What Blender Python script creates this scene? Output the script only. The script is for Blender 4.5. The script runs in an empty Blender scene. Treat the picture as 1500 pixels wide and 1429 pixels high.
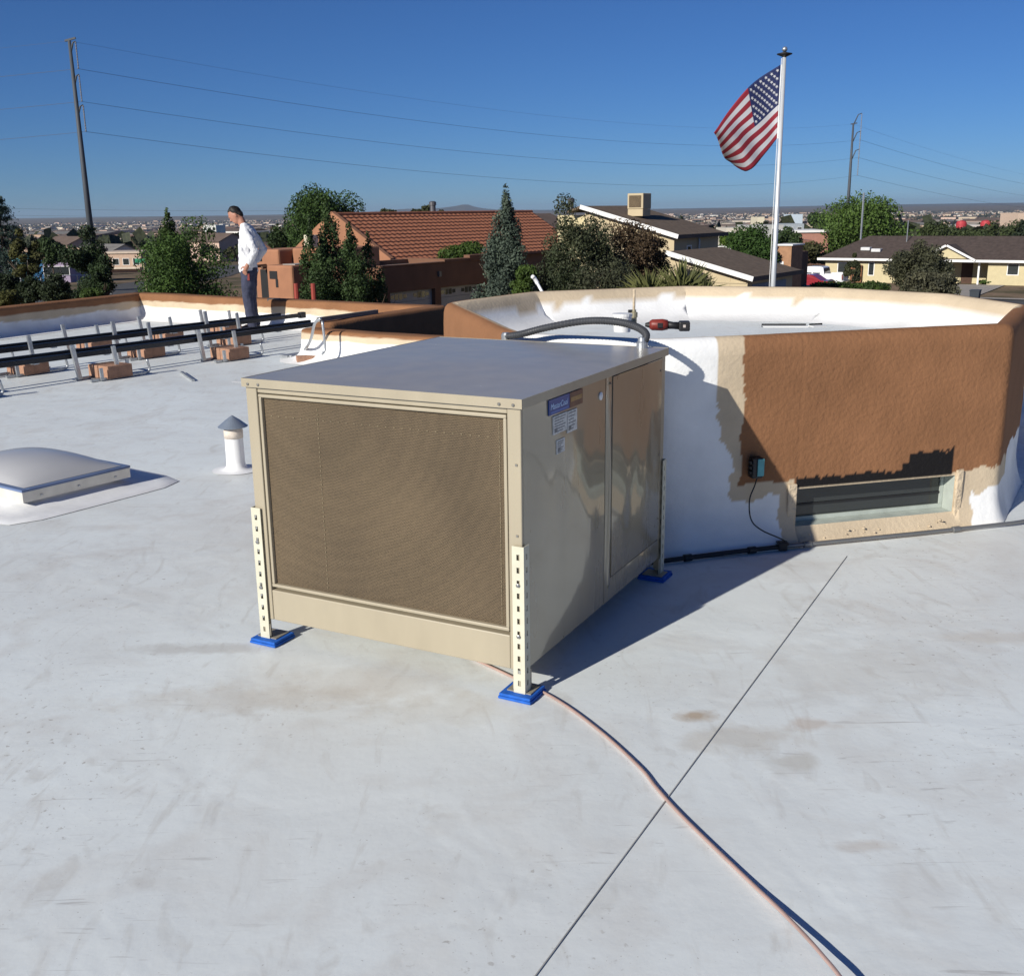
import bpy, bmesh, math, random
import numpy as np
from mathutils import Vector, Matrix, noise as mnoise

S = bpy.context.scene
COL = S.collection
R = math.radians
# ---------------------------------------------------------------- camera
F_PX, PITCH, ROLL, EYE = 1533.4, R(14.784), R(-.7865), 1.68      # measured on a 1500 x 1429 frame
fwd = np.array([0, math.cos(PITCH), -math.sin(PITCH)])
up0 = np.array([0, math.sin(PITCH), math.cos(PITCH)])
rt0 = np.array([1., 0, 0])
rgt = rt0*math.cos(ROLL)+up0*math.sin(ROLL)
upv = -rt0*math.sin(ROLL)+up0*math.cos(ROLL)
cd = bpy.data.cameras.new('camera')
cam = bpy.data.objects.new('camera', cd); COL.objects.link(cam)
cd.sensor_fit = 'HORIZONTAL'; cd.sensor_width = 36.0; cd.lens = 36.0*F_PX/1500
cd.clip_start = .05; cd.clip_end = 60000
M = Matrix.Identity(4)
for i in range(3):
    M[i][0] = rgt[i]; M[i][1] = upv[i]; M[i][2] = -fwd[i]
M[2][3] = EYE
cam.matrix_world = M
S.camera = cam
# ---------------------------------------------------------------- world, sun, exposure
SUN_AZ, SUN_EL = R(48), R(25.9)          # the way the light travels over the roof, and its height
LDIR = Vector((math.cos(SUN_AZ)*math.cos(SUN_EL), math.sin(SUN_AZ)*math.cos(SUN_EL), -math.sin(SUN_EL)))
W = bpy.data.worlds.new('World'); S.world = W; W.use_nodes = True
nt = W.node_tree
sky = nt.nodes.new('ShaderNodeTexSky'); sky.sky_type = 'NISHITA'; sky.sun_disc = False
sky.sun_elevation = SUN_EL; sky.sun_rotation = math.atan2(-LDIR.x, -LDIR.y)
sky.altitude = 2000; sky.air_density = 1.0; sky.dust_density = 0.; sky.ozone_density = 9.5
bg = nt.nodes['Background']; bg.inputs[1].default_value = .056
tint = nt.nodes.new('ShaderNodeMix'); tint.data_type = 'RGBA'; tint.blend_type = 'MULTIPLY'; tint.inputs['Factor'].default_value = 1; tint.inputs['B'].default_value = (.82, .95, 1.12, 1)   # white balance of the camera
nt.links.new(sky.outputs[0], tint.inputs['A']); nt.links.new(tint.outputs['Result'], bg.inputs[0])
sd = bpy.data.lights.new('sun', 'SUN'); sd.energy = 5.0; sd.angle = R(.53); sd.color = (1, .955, .86)
sun = bpy.data.objects.new('sun', sd); COL.objects.link(sun)
sun.rotation_euler = LDIR.to_track_quat('-Z', 'Y').to_euler(); sun.location = (-20, -20, 20)
S.view_settings.view_transform = 'Standard'; S.view_settings.look = 'None'
S.view_settings.exposure = .13; S.view_settings.gamma = 1; S.view_settings.use_curve_mapping = False
S.cycles.max_bounces = 8
# ---------------------------------------------------------------- measuring helpers
def ray(x, y): return fwd+rgt*(x-750)/F_PX+upv*(714.5-y)/F_PX
def atz(x, y, z=0.):
    d = ray(x, y); return Vector(d*(z-EYE)/d[2])+Vector((0, 0, EYE))
def aty(x, y, Y):
    d = ray(x, y); return Vector(d*Y/d[1])+Vector((0, 0, EYE))
_g = [(0, -3.3), (25, -3.35), (60, -4.75), (105, -5.35), (160, -6.8), (300, -10.5), (600, -17), (1000, -23), (2000, -33), (4000, -44), (8000, -46), (12000, -22), (15000, -6), (17000, -4)]
def ground_z(x, y):
    return float(np.interp(math.hypot(x, y), [a for a, b in _g], [b for a, b in _g]))
EV = Vector((.571, .821, 0)).normalized(); QV = Vector((EV.y, -EV.x, 0))   # the street grid: along, across
GRID = math.atan2(QV.y, QV.x)
# ---------------------------------------------------------------- materials
def nd(t, typ, **kw):
    n = t.nodes.new(typ)
    for k, v in kw.items(): setattr(n, k, v)
    return n
MATS = {}
def mat(name, col, rough=.8, metal=0., var=.12, vscale=3., bump=0., bscale=40., spec=.4, coat=0., attr=False, trans=0., dark=None, detail=4.):
    """noise-varied principled material on object coordinates"""
    if name in MATS: return MATS[name]
    m = bpy.data.materials.new(name); m.use_nodes = True; t = m.node_tree
    p = t.nodes['Principled BSDF']; L = t.links.new
    p.inputs['Roughness'].default_value = rough; p.inputs['Metallic'].default_value = metal
    p.inputs['Specular IOR Level'].default_value = spec; p.inputs['Coat Weight'].default_value = coat
    if trans: p.inputs['Transmission Weight'].default_value = trans
    tc = nd(t, 'ShaderNodeTexCoord')
    nz = nd(t, 'ShaderNodeTexNoise'); nz.inputs['Scale'].default_value = vscale; nz.inputs['Detail'].default_value = detail
    L(tc.outputs['Object'], nz.inputs['Vector'])
    mx = nd(t, 'ShaderNodeMix', data_type='RGBA')
    mr = nd(t, 'ShaderNodeMapRange'); mr.inputs[1].default_value = .3; mr.inputs[2].default_value = .7
    L(nz.outputs['Fac'], mr.inputs[0]); L(mr.outputs[0], mx.inputs['Factor'])
    if attr:
        at = nd(t, 'ShaderNodeAttribute'); at.attribute_name = 'paint'
        h1 = nd(t, 'ShaderNodeHueSaturation'); h1.inputs['Value'].default_value = 1-var
        h2 = nd(t, 'ShaderNodeHueSaturation'); h2.inputs['Value'].default_value = 1+var*.5
        L(at.outputs['Color'], h1.inputs['Color']); L(at.outputs['Color'], h2.inputs['Color'])
        L(h1.outputs[0], mx.inputs['A']); L(h2.outputs[0], mx.inputs['B'])
    else:
        a = dark if dark else [c*(1-var) for c in col]
        mx.inputs['A'].default_value = (*a, 1); mx.inputs['B'].default_value = (*[min(1, c*(1+var*.6)) for c in col], 1)
    L(mx.outputs['Result'], p.inputs['Base Color'])
    if bump:
        nb = nd(t, 'ShaderNodeTexNoise'); nb.inputs['Scale'].default_value = bscale; nb.inputs['Detail'].default_value = 6
        L(tc.outputs['Object'], nb.inputs['Vector'])
        b = nd(t, 'ShaderNodeBump'); b.inputs['Strength'].default_value = bump; b.inputs['Distance'].default_value = .02
        L(nb.outputs['Fac'], b.inputs['Height']); L(b.outputs[0], p.inputs['Normal'])
        if attr:
            bw = nd(t, 'ShaderNodeRGBToBW'); L(at.outputs['Color'], bw.inputs[0]); r3 = nd(t, 'ShaderNodeMapRange'); L(bw.outputs[0], r3.inputs[0])
            for i_, v_ in enumerate((.2, .7, bump, bump*.4)): r3.inputs[i_+1].default_value = v_
            L(r3.outputs[0], b.inputs['Strength'])
    MATS[name] = m
    return m
def leafmat(name, col, var=.4, transl=.18):
    if name in MATS: return MATS[name]
    m = bpy.data.materials.new(name); m.use_nodes = True; t = m.node_tree; L = t.links.new
    p = t.nodes['Principled BSDF']; p.inputs['Roughness'].default_value = .65; p.inputs['Specular IOR Level'].default_value = .25
    tc = nd(t, 'ShaderNodeTexCoord'); nz = nd(t, 'ShaderNodeTexNoise'); nz.inputs['Scale'].default_value = 1.3; nz.inputs['Detail'].default_value = 8
    L(tc.outputs['Object'], nz.inputs['Vector'])
    mr = nd(t, 'ShaderNodeMapRange'); mr.inputs[1].default_value = .35; mr.inputs[2].default_value = .65; L(nz.outputs['Fac'], mr.inputs[0])
    mx = nd(t, 'ShaderNodeMix', data_type='RGBA'); L(mr.outputs[0], mx.inputs['Factor'])
    mx.inputs['A'].default_value = (col[0]*(1-var), col[1]*(1-var), col[2]*(1-var), 1)
    mx.inputs['B'].default_value = (col[0]*(1+var), col[1]*(1+var*.8), col[2]*(1+var*.4), 1)
    L(mx.outputs['Result'], p.inputs['Base Color'])
    tr = nd(t, 'ShaderNodeBsdfTranslucent'); L(mx.outputs['Result'], tr.inputs['Color'])
    ms = nd(t, 'ShaderNodeMixShader'); ms.inputs[0].default_value = transl
    L(p.outputs[0], ms.inputs[1]); L(tr.outputs[0], ms.inputs[2]); L(ms.outputs[0], t.nodes['Material Output'].inputs[0])
    MATS[name] = m
    return m
# ---------------------------------------------------------------- object helpers
def tag(o, label=None, cat=None, group=None, kind=None):
    if label: o['label'] = label
    if cat: o['category'] = cat
    if group: o['group'] = group
    if kind: o['kind'] = kind
    return o
def thing(name, loc, label, cat, rz=0., group=None):
    o = bpy.data.objects.new(name, None); COL.objects.link(o)
    o.location = loc; o.rotation_euler = (0, 0, rz); o.empty_display_size = .2
    return tag(o, label, cat, group)
def link(name, me, m, parent=None, smooth=False):
    o = bpy.data.objects.new(name, me); COL.objects.link(o)
    for k in (m if isinstance(m, (list, tuple)) else [m]): me.materials.append(k)
    if smooth: me.polygons.foreach_set('use_smooth', [True]*len(me.polygons))
    if parent is not None: o.parent = parent
    return o
def copy_tree(o, parent=None):
    c = o.copy(); COL.objects.link(c); c.parent = parent
    for ch in list(o.children): copy_tree(ch, c)
    return c
class MB:
    """collects shapes; build() links them as one mesh"""
    def __init__(s): s.v = []; s.f = []; s.m = []; s.mi = 0
    def add(s, vs, fs):
        n = len(s.v); s.v += [tuple(x) for x in vs]; s.f += [tuple(i+n for i in f) for f in fs]; s.m += [s.mi]*len(fs); return s
    def obox(s, c, ux, uy, uz):
        c = Vector(c); vs = [c+ux*i+uy*j+uz*k for k in (-1, 1) for j in (-1, 1) for i in (-1, 1)]
        return s.add(vs, [(0, 2, 3, 1), (4, 5, 7, 6), (0, 1, 5, 4), (2, 6, 7, 3), (0, 4, 6, 2), (1, 3, 7, 5)])
    def box(s, x0, x1, y0, y1, z0, z1):
        return s.obox(((x0+x1)/2, (y0+y1)/2, (z0+z1)/2), Vector(((x1-x0)/2, 0, 0)), Vector((0, (y1-y0)/2, 0)), Vector((0, 0, (z1-z0)/2)))
    def bbox(s, x0, x1, y0, y1, z0, z1, b=.004):
        """box with chamfered edges"""
        bm = bmesh.new(); vs = [bm.verts.new((x, y, z)) for z in (z0, z1) for y in (y0, y1) for x in (x0, x1)]
        for f in [(0, 2, 3, 1), (4, 5, 7, 6), (0, 1, 5, 4), (2, 6, 7, 3), (0, 4, 6, 2), (1, 3, 7, 5)]: bm.faces.new([vs[i] for i in f])
        bmesh.ops.bevel(bm, geom=list(bm.edges), offset=b, segments=2, affect='EDGES', profile=.5)
        bm.verts.index_update()
        s.add([v.co[:] for v in bm.verts], [[v.index for v in f.verts] for f in bm.faces]); bm.free(); return s
    def beam(s, p, q, w, h, up=(0, 0, 1)):
        p = Vector(p); q = Vector(q); d = (q-p); l = d.length; d /= l; up = Vector(up)
        x = d.cross(up)
        if x.length < 1e-4: x = d.cross(Vector((1, 0, 0)))
        x.normalize(); y = x.cross(d)
        return s.obox((p+q)/2, d*l/2, x*w/2, y*h/2)
    def tube(s, pts, r, n=8, caps=True):
        pts = [Vector(p) for p in pts]; k = len(pts); rs = r if isinstance(r, (list, tuple)) else [r]*k
        t0 = (pts[1]-pts[0]).normalized(); a = t0.orthogonal().normalized(); vs = []
        for i in range(k):
            t = (pts[min(i+1, k-1)]-pts[max(i-1, 0)]).normalized()
            a = (a-t*a.dot(t)).normalized(); b = t.cross(a)
            for j in range(n):
                w = 2*math.pi*j/n; vs.append(pts[i]+(a*math.cos(w)+b*math.sin(w))*rs[i])
        fs = [(i*n+j, i*n+(j+1) % n, (i+1)*n+(j+1) % n, (i+1)*n+j) for i in range(k-1) for j in range(n)]
        if caps: fs += [tuple(range(n-1, -1, -1)), tuple(range((k-1)*n, k*n))]
        return s.add(vs, fs)
    def lathe(s, prof, c=(0, 0, 0), n=24, caps=True):
        vs = [(c[0]+r*math.cos(2*math.pi*j/n), c[1]+r*math.sin(2*math.pi*j/n), c[2]+z) for r, z in prof for j in range(n)]
        k = len(prof); fs = [(i*n+j, i*n+(j+1) % n, (i+1)*n+(j+1) % n, (i+1)*n+j) for i in range(k-1) for j in range(n)]
        if caps: fs += [tuple(range(n-1, -1, -1)), tuple(range((k-1)*n, k*n))]
        return s.add(vs, fs)
    def prism(s, poly, z0, z1):
        n = len(poly); vs = [(x, y, z0) for x, y in poly]+[(x, y, z1) for x, y in poly]
        return s.add(vs, [tuple(range(n-1, -1, -1)), tuple(range(n, 2*n))]+[(i, (i+1) % n, n+(i+1) % n, n+i) for i in range(n)])
    def slab(s, pts, th):
        """flat polygon in space, thickened downwards along its normal"""
        pts = [Vector(p) for p in pts]; nn = (pts[1]-pts[0]).cross(pts[2]-pts[0]).normalized()
        if nn.z < 0: nn = -nn
        n = len(pts); vs = pts+[p-nn*th for p in pts]
        return s.add(vs, [tuple(range(n)), tuple(range(2*n-1, n-1, -1))]+[(i, n+i, n+(i+1) % n, (i+1) % n) for i in range(n)])
    def build(s, name, m, parent=None, origin=None, smooth=False):
        vs = s.v
        if origin is not None: o = Vector(origin); vs = [tuple(Vector(v)-o) for v in vs]
        me = bpy.data.meshes.new(name); me.from_pydata(vs, [], s.f)
        if max(s.m, default=0) > 0: me.polygons.foreach_set('material_index', s.m)
        bm = bmesh.new(); bm.from_mesh(me); bmesh.ops.recalc_face_normals(bm, faces=bm.faces); bm.to_mesh(me); bm.free()
        ob = link(name, me, m, parent, smooth)
        if origin is not None and parent is None: ob.location = origin
        return ob
def painted(name, verts, faces, cols, m, parent=None, smooth=True):
    me = bpy.data.meshes.new(name); me.from_pydata([tuple(v) for v in verts], [], faces)
    at = me.attributes.new('paint', 'FLOAT_COLOR', 'POINT')
    at.data.foreach_set('color', np.array([(*c, 1) for c in cols], dtype=np.float32).ravel())
    return link(name, me, m, parent, smooth)
def fbm(x, y, z=0., s=1., o=4):
    return mnoise.fractal(Vector((x*s, y*s, z*s)), .9, 2.1, o)

# ---------------------------------------------------------------- shared materials
WHITE, BEIGE, BROWN, TAR = (.80, .80, .795), (.56, .455, .325), (.25, .121, .060), (.012, .011, .012)
m_stucco = mat('painted_stucco', BROWN, rough=.9, attr=True, var=.15, vscale=3.2, detail=9, bump=.30, bscale=44, spec=.15)
m_coat = mat('painted_membrane', WHITE, rough=.75, attr=True, var=.07, vscale=4, bump=.15, bscale=14, spec=.3)
m_black = mat('black_rubber', (.018, .018, .02), rough=.5, var=.3)
m_galv = mat('galvanised_steel', (.46, .48, .5), rough=.42, metal=.75, var=.15, vscale=20)
m_dark = mat('dark_void', (.02, .02, .022), rough=.9)
# ================================================================ THE ROOF WE STAND ON
def roof_material():
    m = bpy.data.materials.new('white_roof_membrane'); m.use_nodes = True; t = m.node_tree; L = t.links.new
    p = t.nodes['Principled BSDF']; p.inputs['Roughness'].default_value = .55; p.inputs['Specular IOR Level'].default_value = .35
    tc = nd(t, 'ShaderNodeTexCoord'); co = tc.outputs['Object']
    def noise(sc, det=5, dist=0., vec=None, rough=.55):
        n = nd(t, 'ShaderNodeTexNoise'); n.inputs['Scale'].default_value = sc; n.inputs['Detail'].default_value = det
        n.inputs['Distortion'].default_value = dist; n.inputs['Roughness'].default_value = rough; L(vec or co, n.inputs['Vector']); return n.outputs['Fac']
    def rng(v, a, b, c=0., d=1.):
        n = nd(t, 'ShaderNodeMapRange'); L(v, n.inputs[0])
        for i, k in enumerate((a, b, c, d)): n.inputs[i+1].default_value = k
        return n.outputs[0]
    def mth(op, a, b=None):
        n = nd(t, 'ShaderNodeMath', operation=op)
        for i, k in enumerate((a, b)):
            if k is None: continue
            if isinstance(k, (int, float)): n.inputs[i].default_value = k
            else: L(k, n.inputs[i])
        return n.outputs[0]
    cur = None
    def mix(fac, a, b):
        n = nd(t, 'ShaderNodeMix', data_type='RGBA'); L(fac, n.inputs['Factor'])
        for k, c in (('A', a), ('B', b)):
            if isinstance(c, tuple): n.inputs[k].default_value = (*c, 1)
            else: L(c, n.inputs[k])
        return n.outputs['Result']
    mp = nd(t, 'ShaderNodeMapping'); mp.inputs['Rotation'].default_value = (0, 0, .6); mp.inputs['Scale'].default_value = (1, .35, 1); L(co, mp.inputs[0])
    cur = mix(rng(noise(.55, 6, .6), .35, .68), (.755, .805, .815), (.67, .695, .69))
    cur = mix(rng(noise(2.6, 8, 1.2), .48, .74, 0, .6), cur, (.60, .59, .565))          # smudges
    cur = mix(rng(noise(5.5, 6, 2.5, mp.outputs[0]), .57, .72, 0, .45), cur, (.52, .51, .48))  # drag marks
    big = rng(noise(.8, 3), .45, .6)
    cur = mix(mth('MULTIPLY', rng(noise(38, 3, .3, None, .6), .63, .71), mth('MULTIPLY', big, .7)), cur, (.36, .34, .31))    # grit
    cur = mix(rng(noise(95, 2), .70, .76, 0, .6), cur, (.30, .28, .26))
    # scuffs: thin short dark scratches from stretched noise, in two directions
    for rot, sc in ((.3, (2, 26, 1)), (2.0, (3, 34, 1))):
        m2 = nd(t, 'ShaderNodeMapping'); m2.inputs['Rotation'].default_value = (0, 0, rot); m2.inputs['Scale'].default_value = sc; L(co, m2.inputs[0])
        cur = mix(mth('MULTIPLY', rng(noise(1.6, 3, .8, m2.outputs[0]), .66, .73), rng(noise(1.1, 2), .44, .6, 0, .55)), cur, (.40, .39, .38))
    sx = nd(t, 'ShaderNodeSeparateXYZ'); L(co, sx.inputs[0])
    wob = noise(9, 5)
    for x, y, rx, ry, st, c in [(.62, 3.27, .075, .05, .75, (.40, .29, .18)), (.72, 3.1, .22, .10, .35, (.42, .35, .26)), (.86, 2.95, .12, .06, .45, (.46, .43, .37)),
                                (1.0, 3.2, .08, .05, .4, (.45, .32, .22)), (-.6, 3.55, .5, .2, .25, (.52, .47, .40)), (-.15, 3.35, .4, .13, .22, (.48, .43, .35)), (-1.25, 3.9, .35, .06, .5, (.46, .44, .41)),
                                (-1.0, 3.45, .5, .12, .3, (.5, .45, .38)), (1.95, 3.9, .25, .08, .3, (.5, .42, .33)), (.95, 2.5, .09, .03, .35, (.45, .36, .28)), (-.75, 5.6, 1.6, 1.0, .25, (.55, .53, .5)), (1.3, 3.6, .5, .3, .25, (.5, .47, .42))]:
        dx = mth('DIVIDE', mth('SUBTRACT', sx.outputs[0], x), rx); dy = mth('DIVIDE', mth('SUBTRACT', sx.outputs[1], y), ry)
        d = mth('ADD', mth('SQRT', mth('ADD', mth('MULTIPLY', dx, dx), mth('MULTIPLY', dy, dy))), mth('MULTIPLY', mth('SUBTRACT', wob, .5), 2.2))
        cur = mix(rng(d, .45, 1.15, st, 0), cur, c)
    L(cur, p.inputs['Base Color'])
    b1 = nd(t, 'ShaderNodeBump'); b1.inputs['Strength'].default_value = .35; b1.inputs['Distance'].default_value = .03; L(noise(1.7, 3, .5), b1.inputs['Height'])
    b2 = nd(t, 'ShaderNodeBump'); b2.inputs['Strength'].default_value = .2; b2.inputs['Distance'].default_value = .004; L(noise(28, 4), b2.inputs['Height']); L(b1.outputs[0], b2.inputs['Normal'])
    L(b2.outputs[0], p.inputs['Normal'])
    return m
m_roof = roof_material()
PL = [(-14.3, 1.1), (-7.49, 15.58), (-6.3, 18.12), (-1.0, 14.8), (-2.36, 12.50), (9.5, 5.02)]
b = MB().prism(PL[::-1]+[(-14.3, -8), (9.5, -8)], -.35, 0)
roof = tag(b.build('roof_deck', m_roof), 'flat white membrane roof deck with scuffs and dirt', kind='structure')
m_caulk = mat('seam_caulk', (.36, .355, .34), rough=.7, var=.3, vscale=8)
def strip(pts, w, z=.004, th=.003):
    b = MB()
    for p, q in zip(pts[:-1], pts[1:]): b.beam((p[0], p[1], z-th/2), (q[0], q[1], z-th/2), w, th)
    return b
strip([(-.52, 1.0), (.04, 2.02), (1.66, 4.94)], .0027).build('membrane_seam', m_caulk, roof)
m_seam2 = mat('faint_seam', (.56, .56, .56), rough=.7, var=.2)
strip([(-2.9, 10.84), (-1.9, 10.6)], .012, .0035).build('membrane_seam', m_seam2, roof)

# ---------------------------------------------------------------- low parapet round the roof
def fillet(poly, cuts, closed, n=6):
    out = []; k = len(poly)
    for i in range(k):
        p = Vector(poly[i])
        if not closed and i in (0, k-1): out.append(p); continue
        a = Vector(poly[i-1]); c = Vector(poly[(i+1) % k])
        cut = cuts[i] if isinstance(cuts, list) else cuts
        p0 = p+(a-p).normalized()*min(cut, (a-p).length*.45); p1 = p+(c-p).normalized()*min(cut, (c-p).length*.45)
        for j in range(n+1):
            u = j/n; out.append(p0*(1-u)**2+p*2*u*(1-u)+p1*u*u)
    return out
def resample(pts, step, closed):
    out = []; k = len(pts)
    for i in range(k if closed else k-1):
        a, c = pts[i], pts[(i+1) % k]; n = max(1, int(round((c-a).length/step(a) if callable(step) else (c-a).length/step)))
        out += [a.lerp(c, j/n) for j in range(n)]
    if not closed: out.append(pts[-1])
    return out
def normals(pts, closed):
    k = len(pts); out = []
    for i in range(k):
        a = pts[i-1] if (closed or i) else pts[i]; c = pts[(i+1) % k] if (closed or i < k-1) else pts[i]
        d = (c-a).normalized(); out.append(Vector((d.y, -d.x)))
    return out
def mixc(a, c, t): t = max(0, min(1, t)); return tuple(x*(1-t)+y*t for x, y in zip(a, c))
def parapet():
    pts = resample(fillet([Vector(p) for p in PL], .07, False), .06, False); nn = normals(pts, False)   # right-hand side is inside
    # offset towards the inside, height
    prof = [(.42, .004), (.30, .025), (.22, .06), (.175, .11), (.158, .17), (.152, .195), (.15, .22), (.149, .24), (.148, .26), (.147, .275), (.146, .29), (.145, .305), (.144, .32), (.143, .335), (.142, .35), (.141, .365), (.14, .38), (.138, .395), (.125, .416), (.10, .425), (-.09, .425), (-.13, .413), (-.148, .37), (-.155, .2), (-.16, -.3), (-.16, -3.4)]
    vs = []; cs = []; fs = []; k = len(prof)
    for i, (p, n) in enumerate(zip(pts, nn)):
        w1 = fbm(p.x, p.y, 0, 1.6)*.03+fbm(p.x, p.y, 3, 7)*.012; w2 = fbm(p.x, p.y, 9, 1.3)*.02+fbm(p.x, p.y, 5, 6)*.01
        wav = fbm(p.x, p.y, 1, .7)*.012
        for j, (o, z) in enumerate(prof):
            low = .88 if (p-Vector(PL[4])).length < .2 or (p.x > -2.3 and abs((p-Vector(PL[4])).dot(Vector((.534, .846)))) < .15) else 1
            zz = z*(low if z > .05 else 1)+(wav if .05 < z else 0)
            q = p+n*(o+wav*.6); vs.append((q.x, q.y, zz))
            if j > 17: c = BROWN
            else: c = mixc(mixc(WHITE, BEIGE, (z-(.20 if low == 1 else .285)-w1)/.014), BROWN, (z-(.30 if low == 1 else .375)-w2)/.014)
            if j > 24: c = mixc(BROWN, (.2, .1, .05), .3)
            cs.append(c)
    n = len(pts)
    for i in range(n-1):
        for j in range(k-1): fs.append((i*k+j, i*k+j+1, (i+1)*k+j+1, (i+1)*k+j))
    o = painted('parapet_wall', vs, fs, cs, m_stucco)
    return tag(o, 'low brown stucco parapet around the white roof, white membrane turned up its inside', 'parapet')
parapet()

# ---------------------------------------------------------------- raised drum with the low window
TOW = [(.0, 5.36), (.70, 4.99), (1.14, 5.10), (2.641, 5.493), (3.15, 6.35), (2.95, 7.0), (2.35, 7.75), (1.32, 8.10), (.13, 7.72), (-.44, 6.88)]
K0 = Vector((1.412, 5.173)); KD = (Vector((2.827, 5.541))-K0).normalized(); KN = Vector((KD.y, -KD.x))   # wall line, its outward normal
WU0, WU1, WZ0, WZ1 = .05, .99, .085, .285
tower = thing('raised_roof_drum', (1.3, 6.5, 0), 'raised rounded roof section of brown stucco with a low strip window, white inside its rim', 'building')
def drum():
    base = fillet([Vector(p) for p in TOW], [.07, .13, .12, .045]+[.05]*6, True, 8)
    vis = lambda p: .010 if (p.y < 5.62 and p.x > .6) else .06
    pts = []
    for p in resample(base, vis, True): pts.append(p)
    # snap samples to the window's two jambs
    for wu in (WU0, WU1):
        tgt = K0+KD*wu; i = min(range(len(pts)), key=lambda j: (pts[j]-tgt).length); pts[i] = tgt
    nn = normals(pts, True)
    zs = [.003, .015, .03, .05, .07, WZ0]+[WZ0+(WZ1-WZ0)*i/14 for i in range(1, 15)]+[WZ1+.012*i for i in range(1, 14)]+[.444+.012*i for i in range(1, 47)]
    prof = [(None, z) for z in zs]+[(-.004, 1.02), (-.012, 1.05), (-.028, 1.068), (-.05, 1.076), (-.075, 1.076), (-.095, 1.068), (-.115, 1.048), (-.14, 1.02), (-.17, .985), (-.21, .95), (-.27, .925), (-.36, .905), (-.48, .897)]
    vs = []; cs = []; k = len(prof); us = []
    for i, (p, n) in enumerate(zip(pts, nn)):
        u = (p-K0).dot(KD); d = (p-K0).dot(KN)
        front = abs(d) < .05 and -.3 < u < 1.25
        reg = 'front' if (p.y < 5.75 and u > -.42 and p.x > .98) else ('right' if p.x > 2.2 and p.y < 6.2 else ('duct' if p.y < 5.42 else 'back'))
        if front: reg = 'front'
        ww = 1 if (WU0-.02 < u < WU1+.02 and front) else 0
        us.append(u if front else -9)
        for j, (o, z) in enumerate(prof):
            if o is None:
                fl = (.05 if u > 1.0 else .11)*max(0, 1-z/.24)**2.3
                if ww: fl = .055*max(0, 1-z/WZ0)
                o2 = fl+(0 if ww and WZ0-.001 <= z <= WZ1+.02 else fbm(p.x, p.y, z, 2.5)*.005)
            else: o2 = o
            lift = .042*max(0, min(1, (p.y-5.7)/1.3))*(0 if o is None else max(0, min(1, (z-.905)/.12))); z += lift
            q = p+n*o2; vs.append((q.x, q.y, z)); z -= lift; e1 = fbm(u, z, p.y*.2, 9)*.022+fbm(u, z, 4, 22)*.010; e2 = fbm(u, z, 7, 4)*.035+fbm(u, z, 2, 16)*.016
            if o is not None and j > len(zs)+3:      # top and inside of the rim
                zz = z+e1*.6
                if reg in ('front', 'right') and u > -.1: c = BROWN if j < len(zs)+9 else WHITE
                else: c = BEIGE if zz > 1.005+fbm(p.x, p.y, 2, 3)*.03 else WHITE
                if reg == 'duct': c = mixc(WHITE, BEIGE, (z-1.0)/.04)
            elif reg == 'front':
                c = WHITE
                lft = -.315-.07*max(0, min(1, (z-.3)/.4))+e2*1.4
                lo = .245+e2*1.2
                if u > lft and z > lo and u < WU0: c = BEIGE
                if WU0-.10+e2 < u < WU1+.13+e2: c = BEIGE if z < .40 else c
                if u >= WU1 and z > .205+e2: c = BEIGE
                lb = -.272+e2*.7+e1*.6
                zb = .335+e1 if u < WU0-.02 else (WZ1+.012 if u < WU1-.01 else .315+e1)
                if u > lb and z > zb: c = BROWN
                if u > lb+1.52: c = BROWN if z > .33+e1 else (WHITE if z < .2 else BEIGE)
                if WU0-.005 < u < WU1-.02 and z > WZ1:
                    hgt = .052+.022*abs(fbm(u, 0, 3, 12))+(.085 if u > .66 else 0)*(1 if u > .70 or fbm(u, 1, 0, 9) > -.1 else .4)
                    if z < WZ1+hgt+fbm(u, z, 1, 40)*.018: c = TAR
            elif reg == 'duct': c = WHITE
            else: c = BROWN if z > .36+e1 else WHITE
            cs.append(c)
    n = len(pts); fs = []
    zi0 = zs.index(WZ0); zi1 = 19
    for i in range(n):
        i2 = (i+1) % n
        for j in range(k-1):
            if us[i] > -5 and us[i2] > -5 and us[i] >= WU0-.001 and us[i2] <= WU1+.001 and zi0 <= j < zi1: continue
            fs.append((i*k+j, i2*k+j, i2*k+j+1, i*k+j+1))
    o = painted('wall', [(x-1.3, y-6.5, z) for x, y, z in vs], fs, cs, m_stucco, tower)
    cx, cy = 1.38, 6.45
    me = bpy.data.meshes.new('upper_deck'); me.from_pydata([(cx+(x-cx)*.79-1.3, cy+(y-cy)*.79-6.5, .9005) for x, y in TOW], [], [tuple(range(len(TOW)))])
    link('upper_deck', me, m_roof, tower)
drum()
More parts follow.
